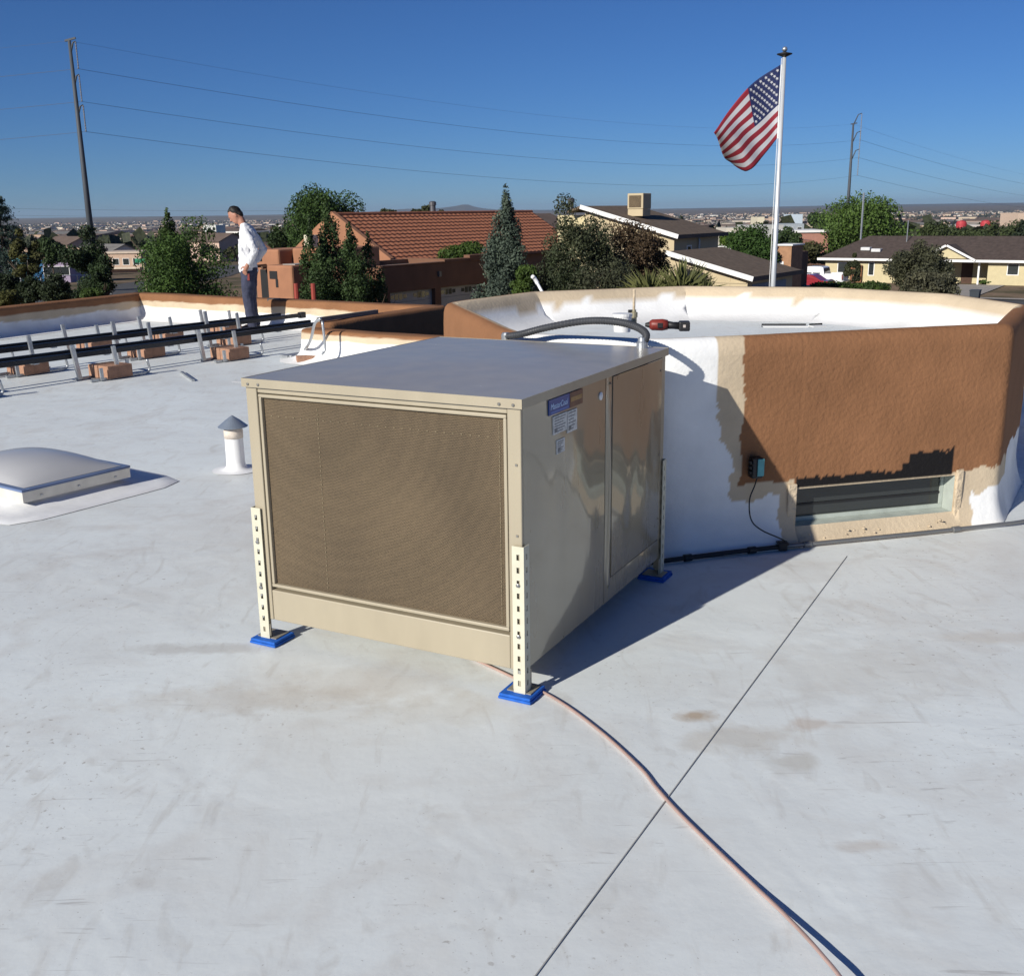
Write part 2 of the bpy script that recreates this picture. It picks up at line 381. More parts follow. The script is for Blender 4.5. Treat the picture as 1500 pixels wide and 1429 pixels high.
# the strip window: reveals, frame, glass and the dim room behind it
wroot = bpy.data.objects.new('window', None); COL.objects.link(wroot); wroot.parent = tower
wc = K0+KD*((WU0+WU1)/2); wroot.location = (wc.x-1.3, wc.y-6.5, 0); wroot.rotation_euler = (0, 0, math.atan2(KD.y, KD.x)); wroot['label'] = 'low strip window with grey green frame'
hw = (WU1-WU0)/2
m_wframe = mat('grey_green_frame', (.42, .46, .42), rough=.5, var=.15, vscale=12)
m_wbeige = mat('beige_mastic', BEIGE, rough=.85, var=.2, vscale=14, bump=.6, bscale=50)
m_glass = mat('window_glass', (.03, .035, .036), rough=.06, var=.1, spec=.6)
b = MB(); d = .12
b.box(-hw, hw, 0.0, d, WZ0-.015, WZ0-.001); b.box(-hw, hw, 0.0, d, WZ1+.001, WZ1+.012)
b.box(-hw-.012, -hw-.001, 0.0, d, WZ0-.015, WZ1+.012); b.box(hw+.001, hw+.012, 0.0, d, WZ0-.015, WZ1+.012)
b.build('reveal', m_wframe, wroot)
b = MB(); b.box(-hw+.001, hw-.001, .085, .115, WZ0, WZ0+.022); b.box(-hw+.001, hw-.001, .085, .115, WZ1-.014, WZ1)
b.box(-hw+.001, -hw+.018, .085, .115, WZ0+.023, WZ1-.015); b.box(hw-.018, hw-.001, .085, .115, WZ0+.023, WZ1-.015)
b.build('window_frame', m_wframe, wroot)
MB().box(-hw+.02, hw-.019, .088, .108, WZ0+.082, WZ0+.092).build('mullion', m_black, wroot)
MB().box(-hw+.019, hw-.019, .095, .101, WZ0+.023, WZ0+.081).build('pane', m_glass, wroot)
MB().box(-hw+.019, hw-.019, .095, .101, WZ0+.093, WZ1-.015).build('pane', m_glass, wroot)
for a in ((-hw-.055, -hw-.004), (hw+.004, hw+.045)): MB().bbox(*a, -.016, .004, .045, WZ1+.03, .006).build('mastic_trim', m_wbeige, wroot)
b = MB(); random.seed(4)
for i in range(26):
    x = random.uniform(-hw, hw); r = random.uniform(.004, .010); b.lathe([(r*.2, r*.9), (r*.8, r*.6), (r, 0)], (x, -random.uniform(.012, .05), random.uniform(.02, .055)), 7)
tag(b.build('mastic_blob', m_wbeige, wroot), kind='stuff')

# ================================================================ THE COOLER
YAW = R(-27.717); CW, CD, ZT, ZB = 1.181, 1.431, 1.084, .103
ca = Vector((math.cos(YAW), math.sin(YAW), 0)); cb = Vector((-math.sin(YAW), math.cos(YAW), 0)); co_ = Vector((.032, 3.421, 0))
cc = co_-ca*CW/2+cb*CD/2
cooler = thing('evaporative_cooler', cc, 'large tan metal evaporative cooler on slotted legs with blue foot pads, honeycomb pad in front', 'cooler', YAW)
def wavy(name, col, rough, wave, wscale, metal=0., coat=0., spec=.5, dent=0.):
    m = bpy.data.materials.new(name); m.use_nodes = True; t = m.node_tree; L = t.links.new; p = t.nodes['Principled BSDF']
    p.inputs['Roughness'].default_value = rough; p.inputs['Metallic'].default_value = metal; p.inputs['Coat Weight'].default_value = coat; p.inputs['Coat Roughness'].default_value = .06
    p.inputs['Specular IOR Level'].default_value = spec
    tc = nd(t, 'ShaderNodeTexCoord'); n1 = nd(t, 'ShaderNodeTexNoise'); n1.inputs['Scale'].default_value = wscale; n1.inputs['Detail'].default_value = 1.5
    L(tc.outputs['Object'], n1.inputs['Vector']); b = nd(t, 'ShaderNodeBump'); b.inputs['Strength'].default_value = wave; b.inputs['Distance'].default_value = .05
    L(n1.outputs['Fac'], b.inputs['Height']); L(b.outputs[0], p.inputs['Normal']); L(b.outputs[0], p.inputs['Coat Normal'])
    n2 = nd(t, 'ShaderNodeTexNoise'); n2.inputs['Scale'].default_value = 6; n2.inputs['Detail'].default_value = 8; mz = nd(t, 'ShaderNodeMapping'); mz.inputs['Scale'].default_value = (1.4, 1.4, .35); L(tc.outputs['Object'], mz.inputs[0]); L(mz.outputs[0], n2.inputs['Vector'])
    mx = nd(t, 'ShaderNodeMix', data_type='RGBA'); L(n2.outputs['Fac'], mx.inputs['Factor'])
    mx.inputs['A'].default_value = (*[c*.84 for c in col], 1); mx.inputs['B'].default_value = (*[c*1.13 for c in col], 1); L(mx.outputs['Result'], p.inputs['Base Color'])
    r2 = nd(t, 'ShaderNodeMapRange'); r2.inputs[1].default_value = .3; r2.inputs[2].default_value = .75; r2.inputs[3].default_value = rough*.95; r2.inputs[4].default_value = rough*1.1; L(n2.outputs['Fac'], r2.inputs[0]); L(r2.outputs[0], p.inputs['Roughness'])
    return m
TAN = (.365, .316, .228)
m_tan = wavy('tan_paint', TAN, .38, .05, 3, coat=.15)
m_side = wavy('tan_paint_glossy', (.265, .225, .15), .28, .22, 1.1, coat=.85, spec=.45)  # same paint as the front, glossier; the side's shade is put into the darker base
m_top = wavy('bare_metal_lid', (.40, .36, .30), .25, .12, 2.2, metal=.15, spec=.6)
m_leg = mat('cream_leg_steel', (.57, .545, .43), rough=.5, var=.1, vscale=15)
m_blue = mat('blue_foam', (.012, .11, .48), rough=.8, var=.2, vscale=30)
def pad_material():
    m = bpy.data.materials.new('cooler_pad'); m.use_nodes = True; t = m.node_tree; L = t.links.new; p = t.nodes['Principled BSDF']
    p.inputs['Roughness'].default_value = .85; tc = nd(t, 'ShaderNodeTexCoord')
    mp = nd(t, 'ShaderNodeMapping'); mp.inputs['Rotation'].default_value = (R(90), 0, 0); L(tc.outputs['Object'], mp.inputs[0])
    br = nd(t, 'ShaderNodeTexBrick'); br.inputs['Scale'].default_value = 1; br.offset = .5
    br.inputs['Brick Width'].default_value = .0062; br.inputs['Row Height'].default_value = .0056; br.inputs['Mortar Size'].default_value = .0011; br.inputs['Mortar Smooth'].default_value = .5
    br.inputs['Color1'].default_value = (.04, .029, .017, 1); br.inputs['Color2'].default_value = (.085, .061, .036, 1); br.inputs['Mortar'].default_value = (.205, .147, .085, 1)
    dn = nd(t, 'ShaderNodeTexNoise'); dn.inputs['Scale'].default_value = 3; L(tc.outputs['Object'], dn.inputs['Vector'])
    vm = nd(t, 'ShaderNodeVectorMath', operation='MULTIPLY_ADD'); L(dn.outputs['Color'], vm.inputs[0]); vm.inputs[1].default_value = (.03, .03, .03); L(mp.outputs[0], vm.inputs[2])
    L(vm.outputs[0], br.inputs['Vector'])
    wv = nd(t, 'ShaderNodeTexWave', wave_type='RINGS', rings_direction='SPHERICAL'); wv.inputs['Scale'].default_value = 9; wv.inputs['Distortion'].default_value = 1.2; wv.inputs['Detail'].default_value = 1; wv.inputs['Detail Scale'].default_value = .6
    m3 = nd(t, 'ShaderNodeMapping'); m3.inputs['Location'].default_value = (.25, 0, -1.05); L(tc.outputs['Object'], m3.inputs[0]); L(m3.outputs[0], wv.inputs['Vector'])
    n2 = nd(t, 'ShaderNodeTexNoise'); n2.inputs['Scale'].default_value = 2.5; n2.inputs['Detail'].default_value = 5; L(tc.outputs['Object'], n2.inputs['Vector'])
    ad = nd(t, 'ShaderNodeMath', operation='MULTIPLY_ADD'); L(wv.outputs['Fac'], ad.inputs[0]); ad.inputs[1].default_value = .08; L(n2.outputs['Fac'], ad.inputs[2])
    mr = nd(t, 'ShaderNodeMapRange'); mr.inputs[1].default_value = .3; mr.inputs[2].default_value = .85; mr.inputs[3].default_value = .74; mr.inputs[4].default_value = 1.2; L(ad.outputs[0], mr.inputs[0])
    hs = nd(t, 'ShaderNodeHueSaturation'); L(br.outputs['Color'], hs.inputs['Color']); L(mr.outputs[0], hs.inputs['Value']); L(hs.outputs[0], p.inputs['Base Color'])
    b = nd(t, 'ShaderNodeBump'); b.inputs['Strength'].default_value = .8; b.inputs['Distance'].default_value = .004; L(br.outputs['Fac'], b.inputs['Height']); L(b.outputs[0], p.inputs['Normal'])
    return m
m_pad = pad_material()
x0, x1, y0, y1 = -CW/2, CW/2, -CD/2, CD/2
# top lid: slightly crowned sheet with a turned-down lip
b = MB(); N = 14
vs = [(x0-.008+(CW+.016)*i/N, y0-.008+(CD+.016)*j/N, ZT-.004+.014*math.sin(math.pi*i/N)*math.sin(math.pi*j/N)) for j in range(N+1) for i in range(N+1)]
b.add(vs, [(j*(N+1)+i, j*(N+1)+i+1, (j+1)*(N+1)+i+1, (j+1)*(N+1)+i) for j in range(N) for i in range(N)])
lid = b.build('lid', m_top, cooler, smooth=True)
b = MB(); b.box(x0-.010, x1+.010, y0-.0105, y0-.0085, ZT-.036, ZT-.003); b.box(x0-.010, x1+.010, y1+.0085, y1+.0105, ZT-.036, ZT-.003)
b.box(x0-.0105, x0-.0085, y0-.0084, y1+.0084, ZT-.036, ZT-.003); b.box(x1+.0085, x1+.0105, y0-.0084, y1+.0084, ZT-.036, ZT-.003)
b.build('lid_lip', m_tan, cooler)
# cabinet: posts, bottom pan, side skins
pw = .052
for a in ((x0, x0+pw, y0, y0+.05), (x1-pw, x1, y0, y0+.05), (x0, x0+.05, y1-.05, y1), (x1-.05, x1, y1-.05, y1)): MB().bbox(*a, ZB, ZT-.006).build('corner_post', m_tan, cooler)
MB().bbox(x0+pw+.001, x1-pw-.001, y0+.004, y0+.05, ZT-.058, ZT-.008).build('top_rail', m_tan, cooler)
MB().bbox(x0+pw+.001, x1-pw-.001, y0+.002, y0+.04, ZB, ZB+.128).build('bottom_panel', m_tan, cooler)
b = MB(); zb, zt = ZB+.142, ZT-.062; w = .013
b.bbox(x0+pw+.004, x1-pw-.004, y0+.002, y0+.022, zt-w, zt, .003); b.bbox(x0+pw+.004, x1-pw-.004, y0+.002, y0+.022, zb, zb+w, .003)
b.bbox(x0+pw+.004, x0+pw+.004+w, y0+.003, y0+.022, zb+w, zt-w, .003); b.bbox(x1-pw-.004-w, x1-pw-.004, y0+.003, y0+.022, zb+w, zt-w, .003)
b.build('pad_frame', m_tan, cooler)
MB().box(x0+pw+.01, x1-pw-.01, y0+.018, y0+.06, zb+.004, zt-.004).build('pad', m_pad, cooler)
b = MB()
for i, px_ in enumerate((.27,)):
    for k in range(40):
        z = zb+.03+k*(zt-zb-.06)/40
        b.box(x0+pw+px_, x0+pw+px_+.003, y0+.0155, y0+.0182, z, z+.008)
for k in range(28):
    xx = x0+pw+.05+k*(CW-2*pw-.1)/28; b.box(xx, xx+.006, y0+.0155, y0+.0182, zt-.085, zt-.082)
for k in range(44):
    z = zb+.02+k*(zt-zb-.04)/44; b.box(x1-pw-.04, x1-pw-.0375, y0+.0155, y0+.0182, z, z+.012)
tag(b.build('pad_stitching', mat('pale_thread', (.20, .16, .10), rough=.8), cooler), kind='stuff')
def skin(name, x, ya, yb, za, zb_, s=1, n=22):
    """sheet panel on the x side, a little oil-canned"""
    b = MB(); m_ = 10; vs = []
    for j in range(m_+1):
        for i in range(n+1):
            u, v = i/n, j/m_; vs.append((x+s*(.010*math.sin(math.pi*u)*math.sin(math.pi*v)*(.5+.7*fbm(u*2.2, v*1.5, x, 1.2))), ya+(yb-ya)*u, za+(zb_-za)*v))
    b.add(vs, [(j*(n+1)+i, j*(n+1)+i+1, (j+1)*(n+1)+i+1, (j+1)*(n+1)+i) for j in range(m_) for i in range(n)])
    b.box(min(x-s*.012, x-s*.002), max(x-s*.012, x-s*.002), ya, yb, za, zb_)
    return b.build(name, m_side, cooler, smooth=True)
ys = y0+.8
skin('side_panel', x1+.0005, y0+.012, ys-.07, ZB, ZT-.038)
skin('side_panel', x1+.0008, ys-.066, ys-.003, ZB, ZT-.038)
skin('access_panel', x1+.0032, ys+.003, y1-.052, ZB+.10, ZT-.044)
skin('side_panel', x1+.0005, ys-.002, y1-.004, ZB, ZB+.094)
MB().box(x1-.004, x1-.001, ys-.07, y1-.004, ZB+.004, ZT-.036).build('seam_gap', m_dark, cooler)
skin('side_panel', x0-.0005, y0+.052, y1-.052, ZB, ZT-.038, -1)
MB().box(x0+.051, x1-.051, y1-.02, y1-.004, ZB, ZT-.038).build('back_panel', m_tan, cooler)
MB().box(x0+.02, x1-.02, y0+.045, y1-.022, ZB+.002, ZB+.02).build('bottom_pan', m_tan, cooler)
MB().box(-.3, .3, y1-.003, y1+.14, .45, .95).build('duct', m_tan, cooler)
m_screw = mat('screw_steel', (.25, .24, .22), rough=.4, metal=.7)
for xx in (x0+.022, x0+.072, x1-.022, x1-.075):
    b = MB(); b.lathe([(.006, -.004), (.006, .001), (.003, .003)], (0, 0, 0), 8); b.v = [(xx+v[0], y0-.0115-v[2], ZT-.024+v[1]) for v in b.v]; b.build('screw', m_screw, cooler)
for zz in (.35, .6, .85): MB().box(x1-.022, x1-.014, y0-.003, y0+.002, zz, zz+.008).build('screw', m_screw, cooler)
for yy, zz in ((y1-.075, ZT-.10), (y1-.075, .6), (y1-.075, .3), (ys-.03, ZT-.07), (ys-.03, .16)): MB().box(x1+.0035, x1+.006, yy, yy+.009, zz, zz+.009).build('screw', m_screw, cooler)
m_plug = mat('white_plug', (.82, .82, .82), rough=.4)
b = MB(); b.lathe([(.016, 0), (.016, .003), (.009, .006)], (0, 0, 0), 20); b.v = [(x1+.002+v[2], y0+.677+v[0], .983+v[1]) for v in b.v]
b.build('plug', m_plug, cooler)
# labels on the shaded side
lx = x1+.0055; la = y0+.206
def decal(name, ya, yb, za, zb_, col, off=0.):
    return MB().box(lx-.004, lx+off, la+ya, la+yb, za, zb_).build(name, mat(name+'_%d' % int(ya*1000), col, rough=.35, var=.12, vscale=30), cooler)
dz = ZT-.042
badge = decal('badge', 0, .172, dz-.055, dz, (.03, .07, .26), .001)
b = MB().box(lx-.003, lx+.002, la+.173, la+.288, dz-.055, dz); bo = b.build('badge', mat('badge_brown', (.13, .055, .035), rough=.35, var=.3, vscale=25), cooler)
MB().box(lx+.0021, lx+.003, la+.18, la+.28, dz-.034, dz-.018).build('badge_stripe', mat('badge_gold', (.34, .2, .07), rough=.35, var=.4, vscale=40), cooler)
MB().box(lx+.0011, lx+.002, la+.012, la+.16, dz-.05, dz-.043).build('badge_stripe', mat('badge_blue', (.06, .14, .42), rough=.35), cooler)
def text_mesh(s, size, shear=0.):
    cu = bpy.data.curves.new('t', 'FONT'); cu.body = s; cu.size = size; cu.shear = shear; cu.extrude = .0005
    o = bpy.data.objects.new('t', cu); COL.objects.link(o); bpy.context.view_layer.update()
    me = bpy.data.meshes.new_from_object(o.evaluated_get(bpy.context.evaluated_depsgraph_get())); bpy.data.objects.remove(o); bpy.data.curves.remove(cu)
    return me
me = text_mesh('MasterCool', .03, .25)
for v in me.vertices: c = v.co.copy(); v.co = (lx+.0016+c.z, la+.01+c.x*.98, dz-.036+c.y)
link('lettering', me, mat('badge_pale', (.45, .62, .85), rough=.35), cooler)
m_lab = mat('sticker', (.62, .62, .6), rough=.5, var=.25, vscale=60)
for ya, yb, za, zb_ in ((.034, .148, -.13, -.064), (.154, .238, -.145, -.066), (.06, .13, -.205, -.155)):
    st = MB().box(lx-.004, lx+.0012, la+ya, la+yb, dz+za, dz+zb_).build('sticker', m_lab, cooler)
    b = MB(); h = zb_-za
    for k in range(6):
        z = dz+zb_-.006-k*h/6.6; b.box(lx+.0013, lx+.0017, la+ya+.008, la+yb-.012-.02*((k*7) % 3)/2, z-.0035, z)
    b.box(lx+.0013, lx+.0018, la+ya+.01, la+ya+.032, dz+za+.008, dz+za+.022)
    b.build('sticker_print', mat('sticker_ink', (.2, .2, .2), rough=.6), cooler)
# slotted legs with feet
def slotted_leg(cx, cy, sx, sy):
    """angle leg at a corner; sx, sy say which way the corner points"""
    t, w, h = .003, .046, .57
    ox = cx+sx*.0115; oy = cy+sy*.0115
    b = MB()
    def face(axis, w):
        segs = [.012]; z = .05
        slots = []
        while z < h-.02: slots.append((z, z+.021)); z += .047
        a0, a1, s0, s1 = 0, w, w*.36, w*.62
        def pc(a, c, z0, z1):
            if axis == 'x': b.box(min(ox-sx*a, ox-sx*c), max(ox-sx*a, ox-sx*c), min(oy, oy-sy*t), max(oy, oy-sy*t), z0, z1)
            else: b.box(min(ox, ox-sx*t), max(ox, ox-sx*t), min(oy-sy*(a+t), oy-sy*(c+t)), max(oy-sy*(a+t), oy-sy*(c+t)), z0, z1)
        pc(a0, s0, .023, h); pc(s1, a1, .023, h); zz = .023
        for q0, q1 in slots: pc(s0, s1, zz, q0); zz = q1
        pc(s0, s1, zz, h)
    face('x', w); face('y', w*.85)
    leg = b.build('leg', m_leg, cooler)
    b = MB(); b.box(min(ox-sx*.004, ox-sx*.0075), max(ox-sx*.004, ox-sx*.0075), min(oy-sy*.004, oy-sy*.06), max(oy-sy*.004, oy-sy*.06), .027, .1)
    b.box(min(ox+sx*.02, ox-sx*.075), max(ox+sx*.02, ox-sx*.075), min(oy-sy*.004, oy-sy*.085), max(oy-sy*.004, oy-sy*.085), .023, .0265)
    b.box(min(ox-sx*.012, ox-sx*.05), max(ox-sx*.012, ox-sx*.05), min(oy-sy*.0045, oy-sy*.0085), max(oy-sy*.0045, oy-sy*.0085), .034, .085)
    b.build('foot_bracket', mat('dull_bracket', (.38, .34, .26), rough=.5, metal=.3), leg)
    m0, m1 = sorted((ox+sx*.035, ox-sx*.095)); n0, n1 = sorted((oy+sy*.03, oy-sy*.10))
    MB().bbox(m0, m1, n0, n1, .001, .0115, .003).build('foot_pad', m_blue, leg)
    MB().bbox(m0+.003, m1-.003, n0+.003, n1-.003, .0120, .0225, .003).build('foot_pad', m_blue, leg)
    for z in (.24, .43):
        b = MB(); b.lathe([(.008, -.002), (.008, .004), (.004, .006)], (0, 0, 0), 6); b.v = [(ox-sx*w*.49+v[0], oy+sy*(.001+max(0, v[2])), z+v[1]) for v in b.v]; b.build('bolt', mat('bolt_steel', (.3, .3, .3), rough=.35, metal=.8), leg)
for cx, cy, sx, sy in ((x0, y0, -1, -1), (x1, y0, 1, -1), (x1, y1, 1, 1), (x0, y1, -1, 1)): slotted_leg(cx, cy, sx, sy)
# ================================================================ THINGS ON AND AROUND THE COOLER
def smooth_path(pts, n=8):
    pts = [Vector(p) for p in pts]; P = [pts[0]*2-pts[1]]+pts+[pts[-1]*2-pts[-2]]; out = []
    for i in range(1, len(P)-2):
        for j in range(n):
            t = j/n; a, b, c, d = P[i-1:i+3]
            out.append(.5*((2*b)+(c-a)*t+(2*a-5*b+4*c-d)*t*t+(3*b-a-3*c+d)*t*t*t))
    out.append(pts[-1]); return out
m_cond = mat('grey_conduit', (.05, .053, .06), rough=.45, var=.15, vscale=10)
BTR = co_+cb*CD
s0 = BTR-ca*.10-cb*.035+Vector((0, 0, ZT+.004)); e0 = Vector((.02, 5.30, 1.095))
wh = thing('flexible_conduit', s0, 'dark grey flexible conduit arching from the cooler lid to the stucco rim', 'conduit')
pk = [s0, aty(946, 489, s0.y+.01), aty(925, 476, s0.y+.10), aty(890, 470, s0.y+.20), aty(850, 471, s0.y+.32), aty(800, 480, e0.y-.12), aty(765, 489, e0.y-.06), e0-Vector((.04, -.05, .03))]
pk = smooth_path(pk, 10)
MB().tube(pk, .0165, 10).build('hose', m_cond, wh, s0, True)
b = MB()
for i in range(1, len(pk)-1):
    d = (pk[i+1]-pk[i-1]).normalized(); b.tube([pk[i]-d*.003, pk[i]+d*.003], .0180, 10)
b.build('rib', m_cond, wh, s0, True)
MB().lathe([(.026, -.012), (.026, .012), (.02, .02), (.018, .035)], (s0.x, s0.y, s0.z+.004), 14).build('connector', m_galv, wh, s0)
MB().lathe([(.024, -.03), (.024, .01), (.018, .02)], (e0.x-.04, e0.y+.05, e0.z-.03), 12).build('connector', m_galv, wh, s0)

# cordless driver lying on the rim
dr = atz(978, 487, 1.075); dr.z = 1.084
drill = thing('cordless_driver', dr, 'red and black cordless driver lying on the rim behind the cooler', 'power tool', R(-6)); drill.scale = (.88, .88, .88)
m_red = mat('red_plastic', (.20, .03, .022), rough=.45, var=.15, vscale=20)
b = MB(); b.tube([(-.105, 0, .034), (-.09, 0, .034), (-.03, 0, .034), (.0, 0, .034)], [.022, .032, .034, .028], 12); b.build('motor_housing', m_red, drill, None, True)
b = MB(); b.tube([(-.13, 0, .034), (-.105, 0, .034)], [.010, .018], 10); b.build('chuck', m_black, drill)
b = MB(); b.tube([(-.01, 0, .034), (.03, .0, .03), (.07, .0, .028)], [.024, .02, .022], 10); b.build('grip', m_black, drill, None, True)
MB().bbox(.062, .125, -.04, .04, .0, .055, .008).build('battery', m_black, drill)
MB().bbox(.085, .1, -.042, -.0405, .022, .038, .0006).build('badge', mat('pale_mark', (.5, .45, .42), rough=.5), drill)
MB().bbox(-.06, -.03, -.036, -.030, .02, .048, .002).build('side_plate', m_black, drill)

# white boot and upright fitting beside it
p0 = atz(912, 489, 1.07)
bt = thing('sealant_bucket', (p0.x, p0.y+.03, 1.078), 'small white sealant pail standing on the rim behind the conduit', 'pail')
m_wpl = mat('white_plastic', (.78, .78, .77), rough=.4, var=.06)
MB().lathe([(.043, 0), (.047, .06), (.05, .082), (.05, .09), (.045, .09), (.042, .02)], n=20, caps=False).build('body', m_wpl, bt, None, True)
MB().lathe([(.052, .078), (.052, .092), (.02, .094)], n=20).build('lid', m_wpl, bt)
p0 = atz(930, 486, 1.07)
ft = thing('upright_pipe_fitting', (p0.x, p0.y+.06, 1.078), 'slim tan pipe stub with a brass valve standing on the rim', 'pipe')
m_brass = mat('dull_brass', (.42, .38, .26), rough=.45, metal=.5, var=.2, vscale=20)
MB().lathe([(.016, 0), (.016, .06), (.02, .062), (.02, .085), (.012, .09), (.012, .10)], n=12).build('valve', m_brass, ft)
MB().lathe([(.007, .1), (.007, .2), (.004, .205)], n=10).build('stem', m_wbeige, ft)
MB().bbox(-.03, .0, -.008, .008, .085, .1, .003).build('handle', m_black, ft)
# flat strips on the rim
for (pa, pb, lab) in (((1122, 486), (1188, 486), 'long white metal strip with dark edge lying on the brown rim'), ((1193, 486), (1212, 485), 'short white metal strip with dark edge lying on the brown rim')):
    a = atz(*pa, 1.07); c = atz(*pb, 1.07); a.z = c.z = 1.086; off = Vector((0, .07, 0))
    t = thing('metal_strip', (a+c)/2+off, lab, 'strip')
    d = (c-a)/2
    MB().beam(-d+Vector((0, 0, .004)), d+Vector((0, 0, .004)), .05, .006).build('strip', m_wpl, t)
    MB().beam(-d+Vector((0, .028, .006)), d+Vector((0, .028, .006)), .004, .018).build('edge', m_black, t)
# white pipe leaning outside the far rim
p = aty(795, 429, 7.75); q = aty(785, 411, 7.85)
t = thing('white_pipe', p, 'short white plastic pipe elbow poking up beyond the far rim', 'pipe')
MB().tube([p+Vector((.05, .05, -.12)), p, q], .011, 10).build('pipe', m_wpl, t, p, True)
MB().tube([q-(q-p).normalized()*.03, q+(q-p).normalized()*.03, q+Vector((-.025, .0, .03))], .015, 10).build('elbow', m_wpl, t, p, True)

# switch box on the wall and its cable
jw = K0+KD*(-.2)
jb = thing('switch_box', (jw.x+KN.x*.012, jw.y+KN.y*.012, .375), 'small black outdoor switch box with a teal cover on the stucco', 'switch box', math.atan2(KD.y, KD.x))
MB().bbox(-.035, .022, -.05, .0, .0, .105, .005).build('housing', m_black, jb)
MB().bbox(-.012, .024, -.056, -.0505, .012, .1, .002).build('cover', mat('teal_cover', (.10, .34, .36), rough=.45, var=.15, vscale=30), jb)
b = MB()
for z in (.03, .055, .08): b.bbox(-.045, -.0355, -.042, -.015, z-.008, z+.008, .002)
b.build('rib', m_black, jb); MB().lathe([(.008, 0), (.008, .014), (.005, .018)], (.03, -.03, .05), 10).build('knob', m_black, jb)
def wall_pt(u, z, o): p = K0+KD*u+KN*o; return (p.x, p.y, z)
pc = smooth_path([wall_pt(-.2, .38, .045), wall_pt(-.205, .33, .03), wall_pt(-.235, .26, .04), wall_pt(-.24, .17, .075), wall_pt(-.19, .115, .095), wall_pt(-.08, .06, .11), wall_pt(-.045, .03, .115)], 6)
cb_ = MB().tube(pc, .0035, 6); tag(cb_.build('cable', m_black, None, pc[-1]), 'thin black cable hanging from the switch box to the roof conduit', 'cable')
# conduit along the foot of the wall
def pipe_thing(name, pts, r, m, label, coup):
    pts = [Vector(p) for p in pts]; t = thing(name, pts[0], label, 'conduit')
    MB().tube(pts, r, 10).build('tube', m, t, pts[0], True)
    for a in coup: 
        d = (pts[-1]-pts[0]).normalized(); c = Vector(a); MB().tube([c-d*.022, c-d*.02, c+d*.02, c+d*.022], [r+.002, r+.006, r+.006, r+.002], 10).build('coupling', m, t, pts[0])
    return t
pipe_thing('roof_conduit', smooth_path([(.60, 4.80, .020), (.74, 4.855, .020), (1.05, 4.955, .022), (1.36, 5.045, .022)], 6), .012, m_black, 'black conduit lying along the wall foot behind the cooler', [(.86, 4.895, .021), (1.2, 4.998, .022)])
pipe_thing('roof_conduit', [(1.37, 5.047, .022), (1.55, 5.095, .022), (2.1, 5.235, .022), (2.7, 5.40, .022), (3.3, 5.64, .022)], .010, mat('pale_conduit', (.22, .22, .22), rough=.35, metal=.5), 'grey metal conduit lying below the strip window', [(1.5, 5.08, .022), (2.35, 5.303, .022)])
t = thing('conduit_junction', (1.365, 5.046, 0), 'small dark junction fitting where the cable meets the roof conduit', 'fitting')
MB().bbox(-.022, .022, -.02, .02, .004, .05, .006).build('body', m_black, t); MB().bbox(-.028, .028, -.026, .026, .036, .046, .003).build('cap', m_black, t)

# copper tube snaking over the roof
m_cop = mat('copper_tube', (.60, .41, .35), rough=.4, metal=.45, var=.15, vscale=8)
hp = smooth_path([(-.2, 3.8, .0075), (.04, 3.53, .0075), (.17, 3.36, .0075), (.29, 3.14, .0075), (.385, 2.92, .0075), (.42, 2.80, .0075), (.475, 2.64, .0075), (.595, 2.345, .009), (.652, 2.19, .018), (.69, 2.04, .034), (.71, 1.9, .05), (.70, 1.7, .06), (.66, 1.5, .02)], 10)
tag(MB().tube(hp, .0052, 8).build('copper_tube', m_cop, None, hp[0], True), 'thin copper tube snaking out from under the cooler across the white roof', 'tube')

# ---------------------------------------------------------------- skylight
n0 = Vector((-2.90, 6.02, 0)); SL, SW = .68, .98
sk = thing('skylight', n0+EV*SL/2-QV*SW/2, 'domed skylight with frosted bubble in a pale metal frame', 'skylight', GRID)   # local x across, y along
hx, hy = SW/2, SL/2
m_memb = mat('white_membrane', (.78, .785, .79), rough=.5, var=.08, vscale=5, bump=.12, bscale=9)
def ring(prof):
    """rounded rectangle swept with (offset, z)"""
    b = MB(); n = 32; vs = []
    for o, z in prof:
        for k in range(n):
            a = 2*math.pi*k/n+math.pi/4; c, s = math.cos(a), math.sin(a); e = 8
            rr = (abs(c)**e+abs(s)**e)**(-1/e); vs.append(((hx+o)*c*rr, (hy+o)*s*rr, z))
    for j in range(len(prof)-1):
        for k in range(n): b.add([], []); b.f.append((j*n+k, j*n+(k+1) % n, (j+1)*n+(k+1) % n, (j+1)*n+k)); b.m.append(0)
    b.v = vs; return b
ring([(.30, .0035), (.298, .005), (.2, .006), (.08, .010), (.02, .03), (.0, .055), (.0, .075)]).build('curb_flashing', m_memb, sk, None, True)
m_alu = mat('pale_frame', (.66, .64, .58), rough=.4, metal=.25, var=.12, vscale=12)
b = MB()
for (a, c, d, e) in ((-hx-.03, hx+.03, -hy-.03, -hy-.024), (-hx-.03, hx+.03, hy+.024, hy+.03), (-hx-.03, -hx-.024, -hy-.0239, hy+.0239), (hx+.024, hx+.03, -hy-.0239, hy+.0239)): b.box(a, c, d, e, .05, .112)
b.build('frame', m_alu, sk)
b = MB()
for (a, c, d, e) in ((-hx-.034, hx+.034, -hy-.034, -hy+.01), (-hx-.034, hx+.034, hy-.01, hy+.034), (-hx-.034, -hx+.01, -hy+.011, hy-.011), (hx-.01, hx+.034, -hy+.011, hy-.011)): b.bbox(a, c, d, e, .113, .128, .003)
b.build('cap_frame', mat('blue_grey_gasket', (.12, .17, .30), rough=.4, var=.15), sk)
b = MB(); N = 24
f = lambda u: (1-abs(u)**2.2)
vs = []
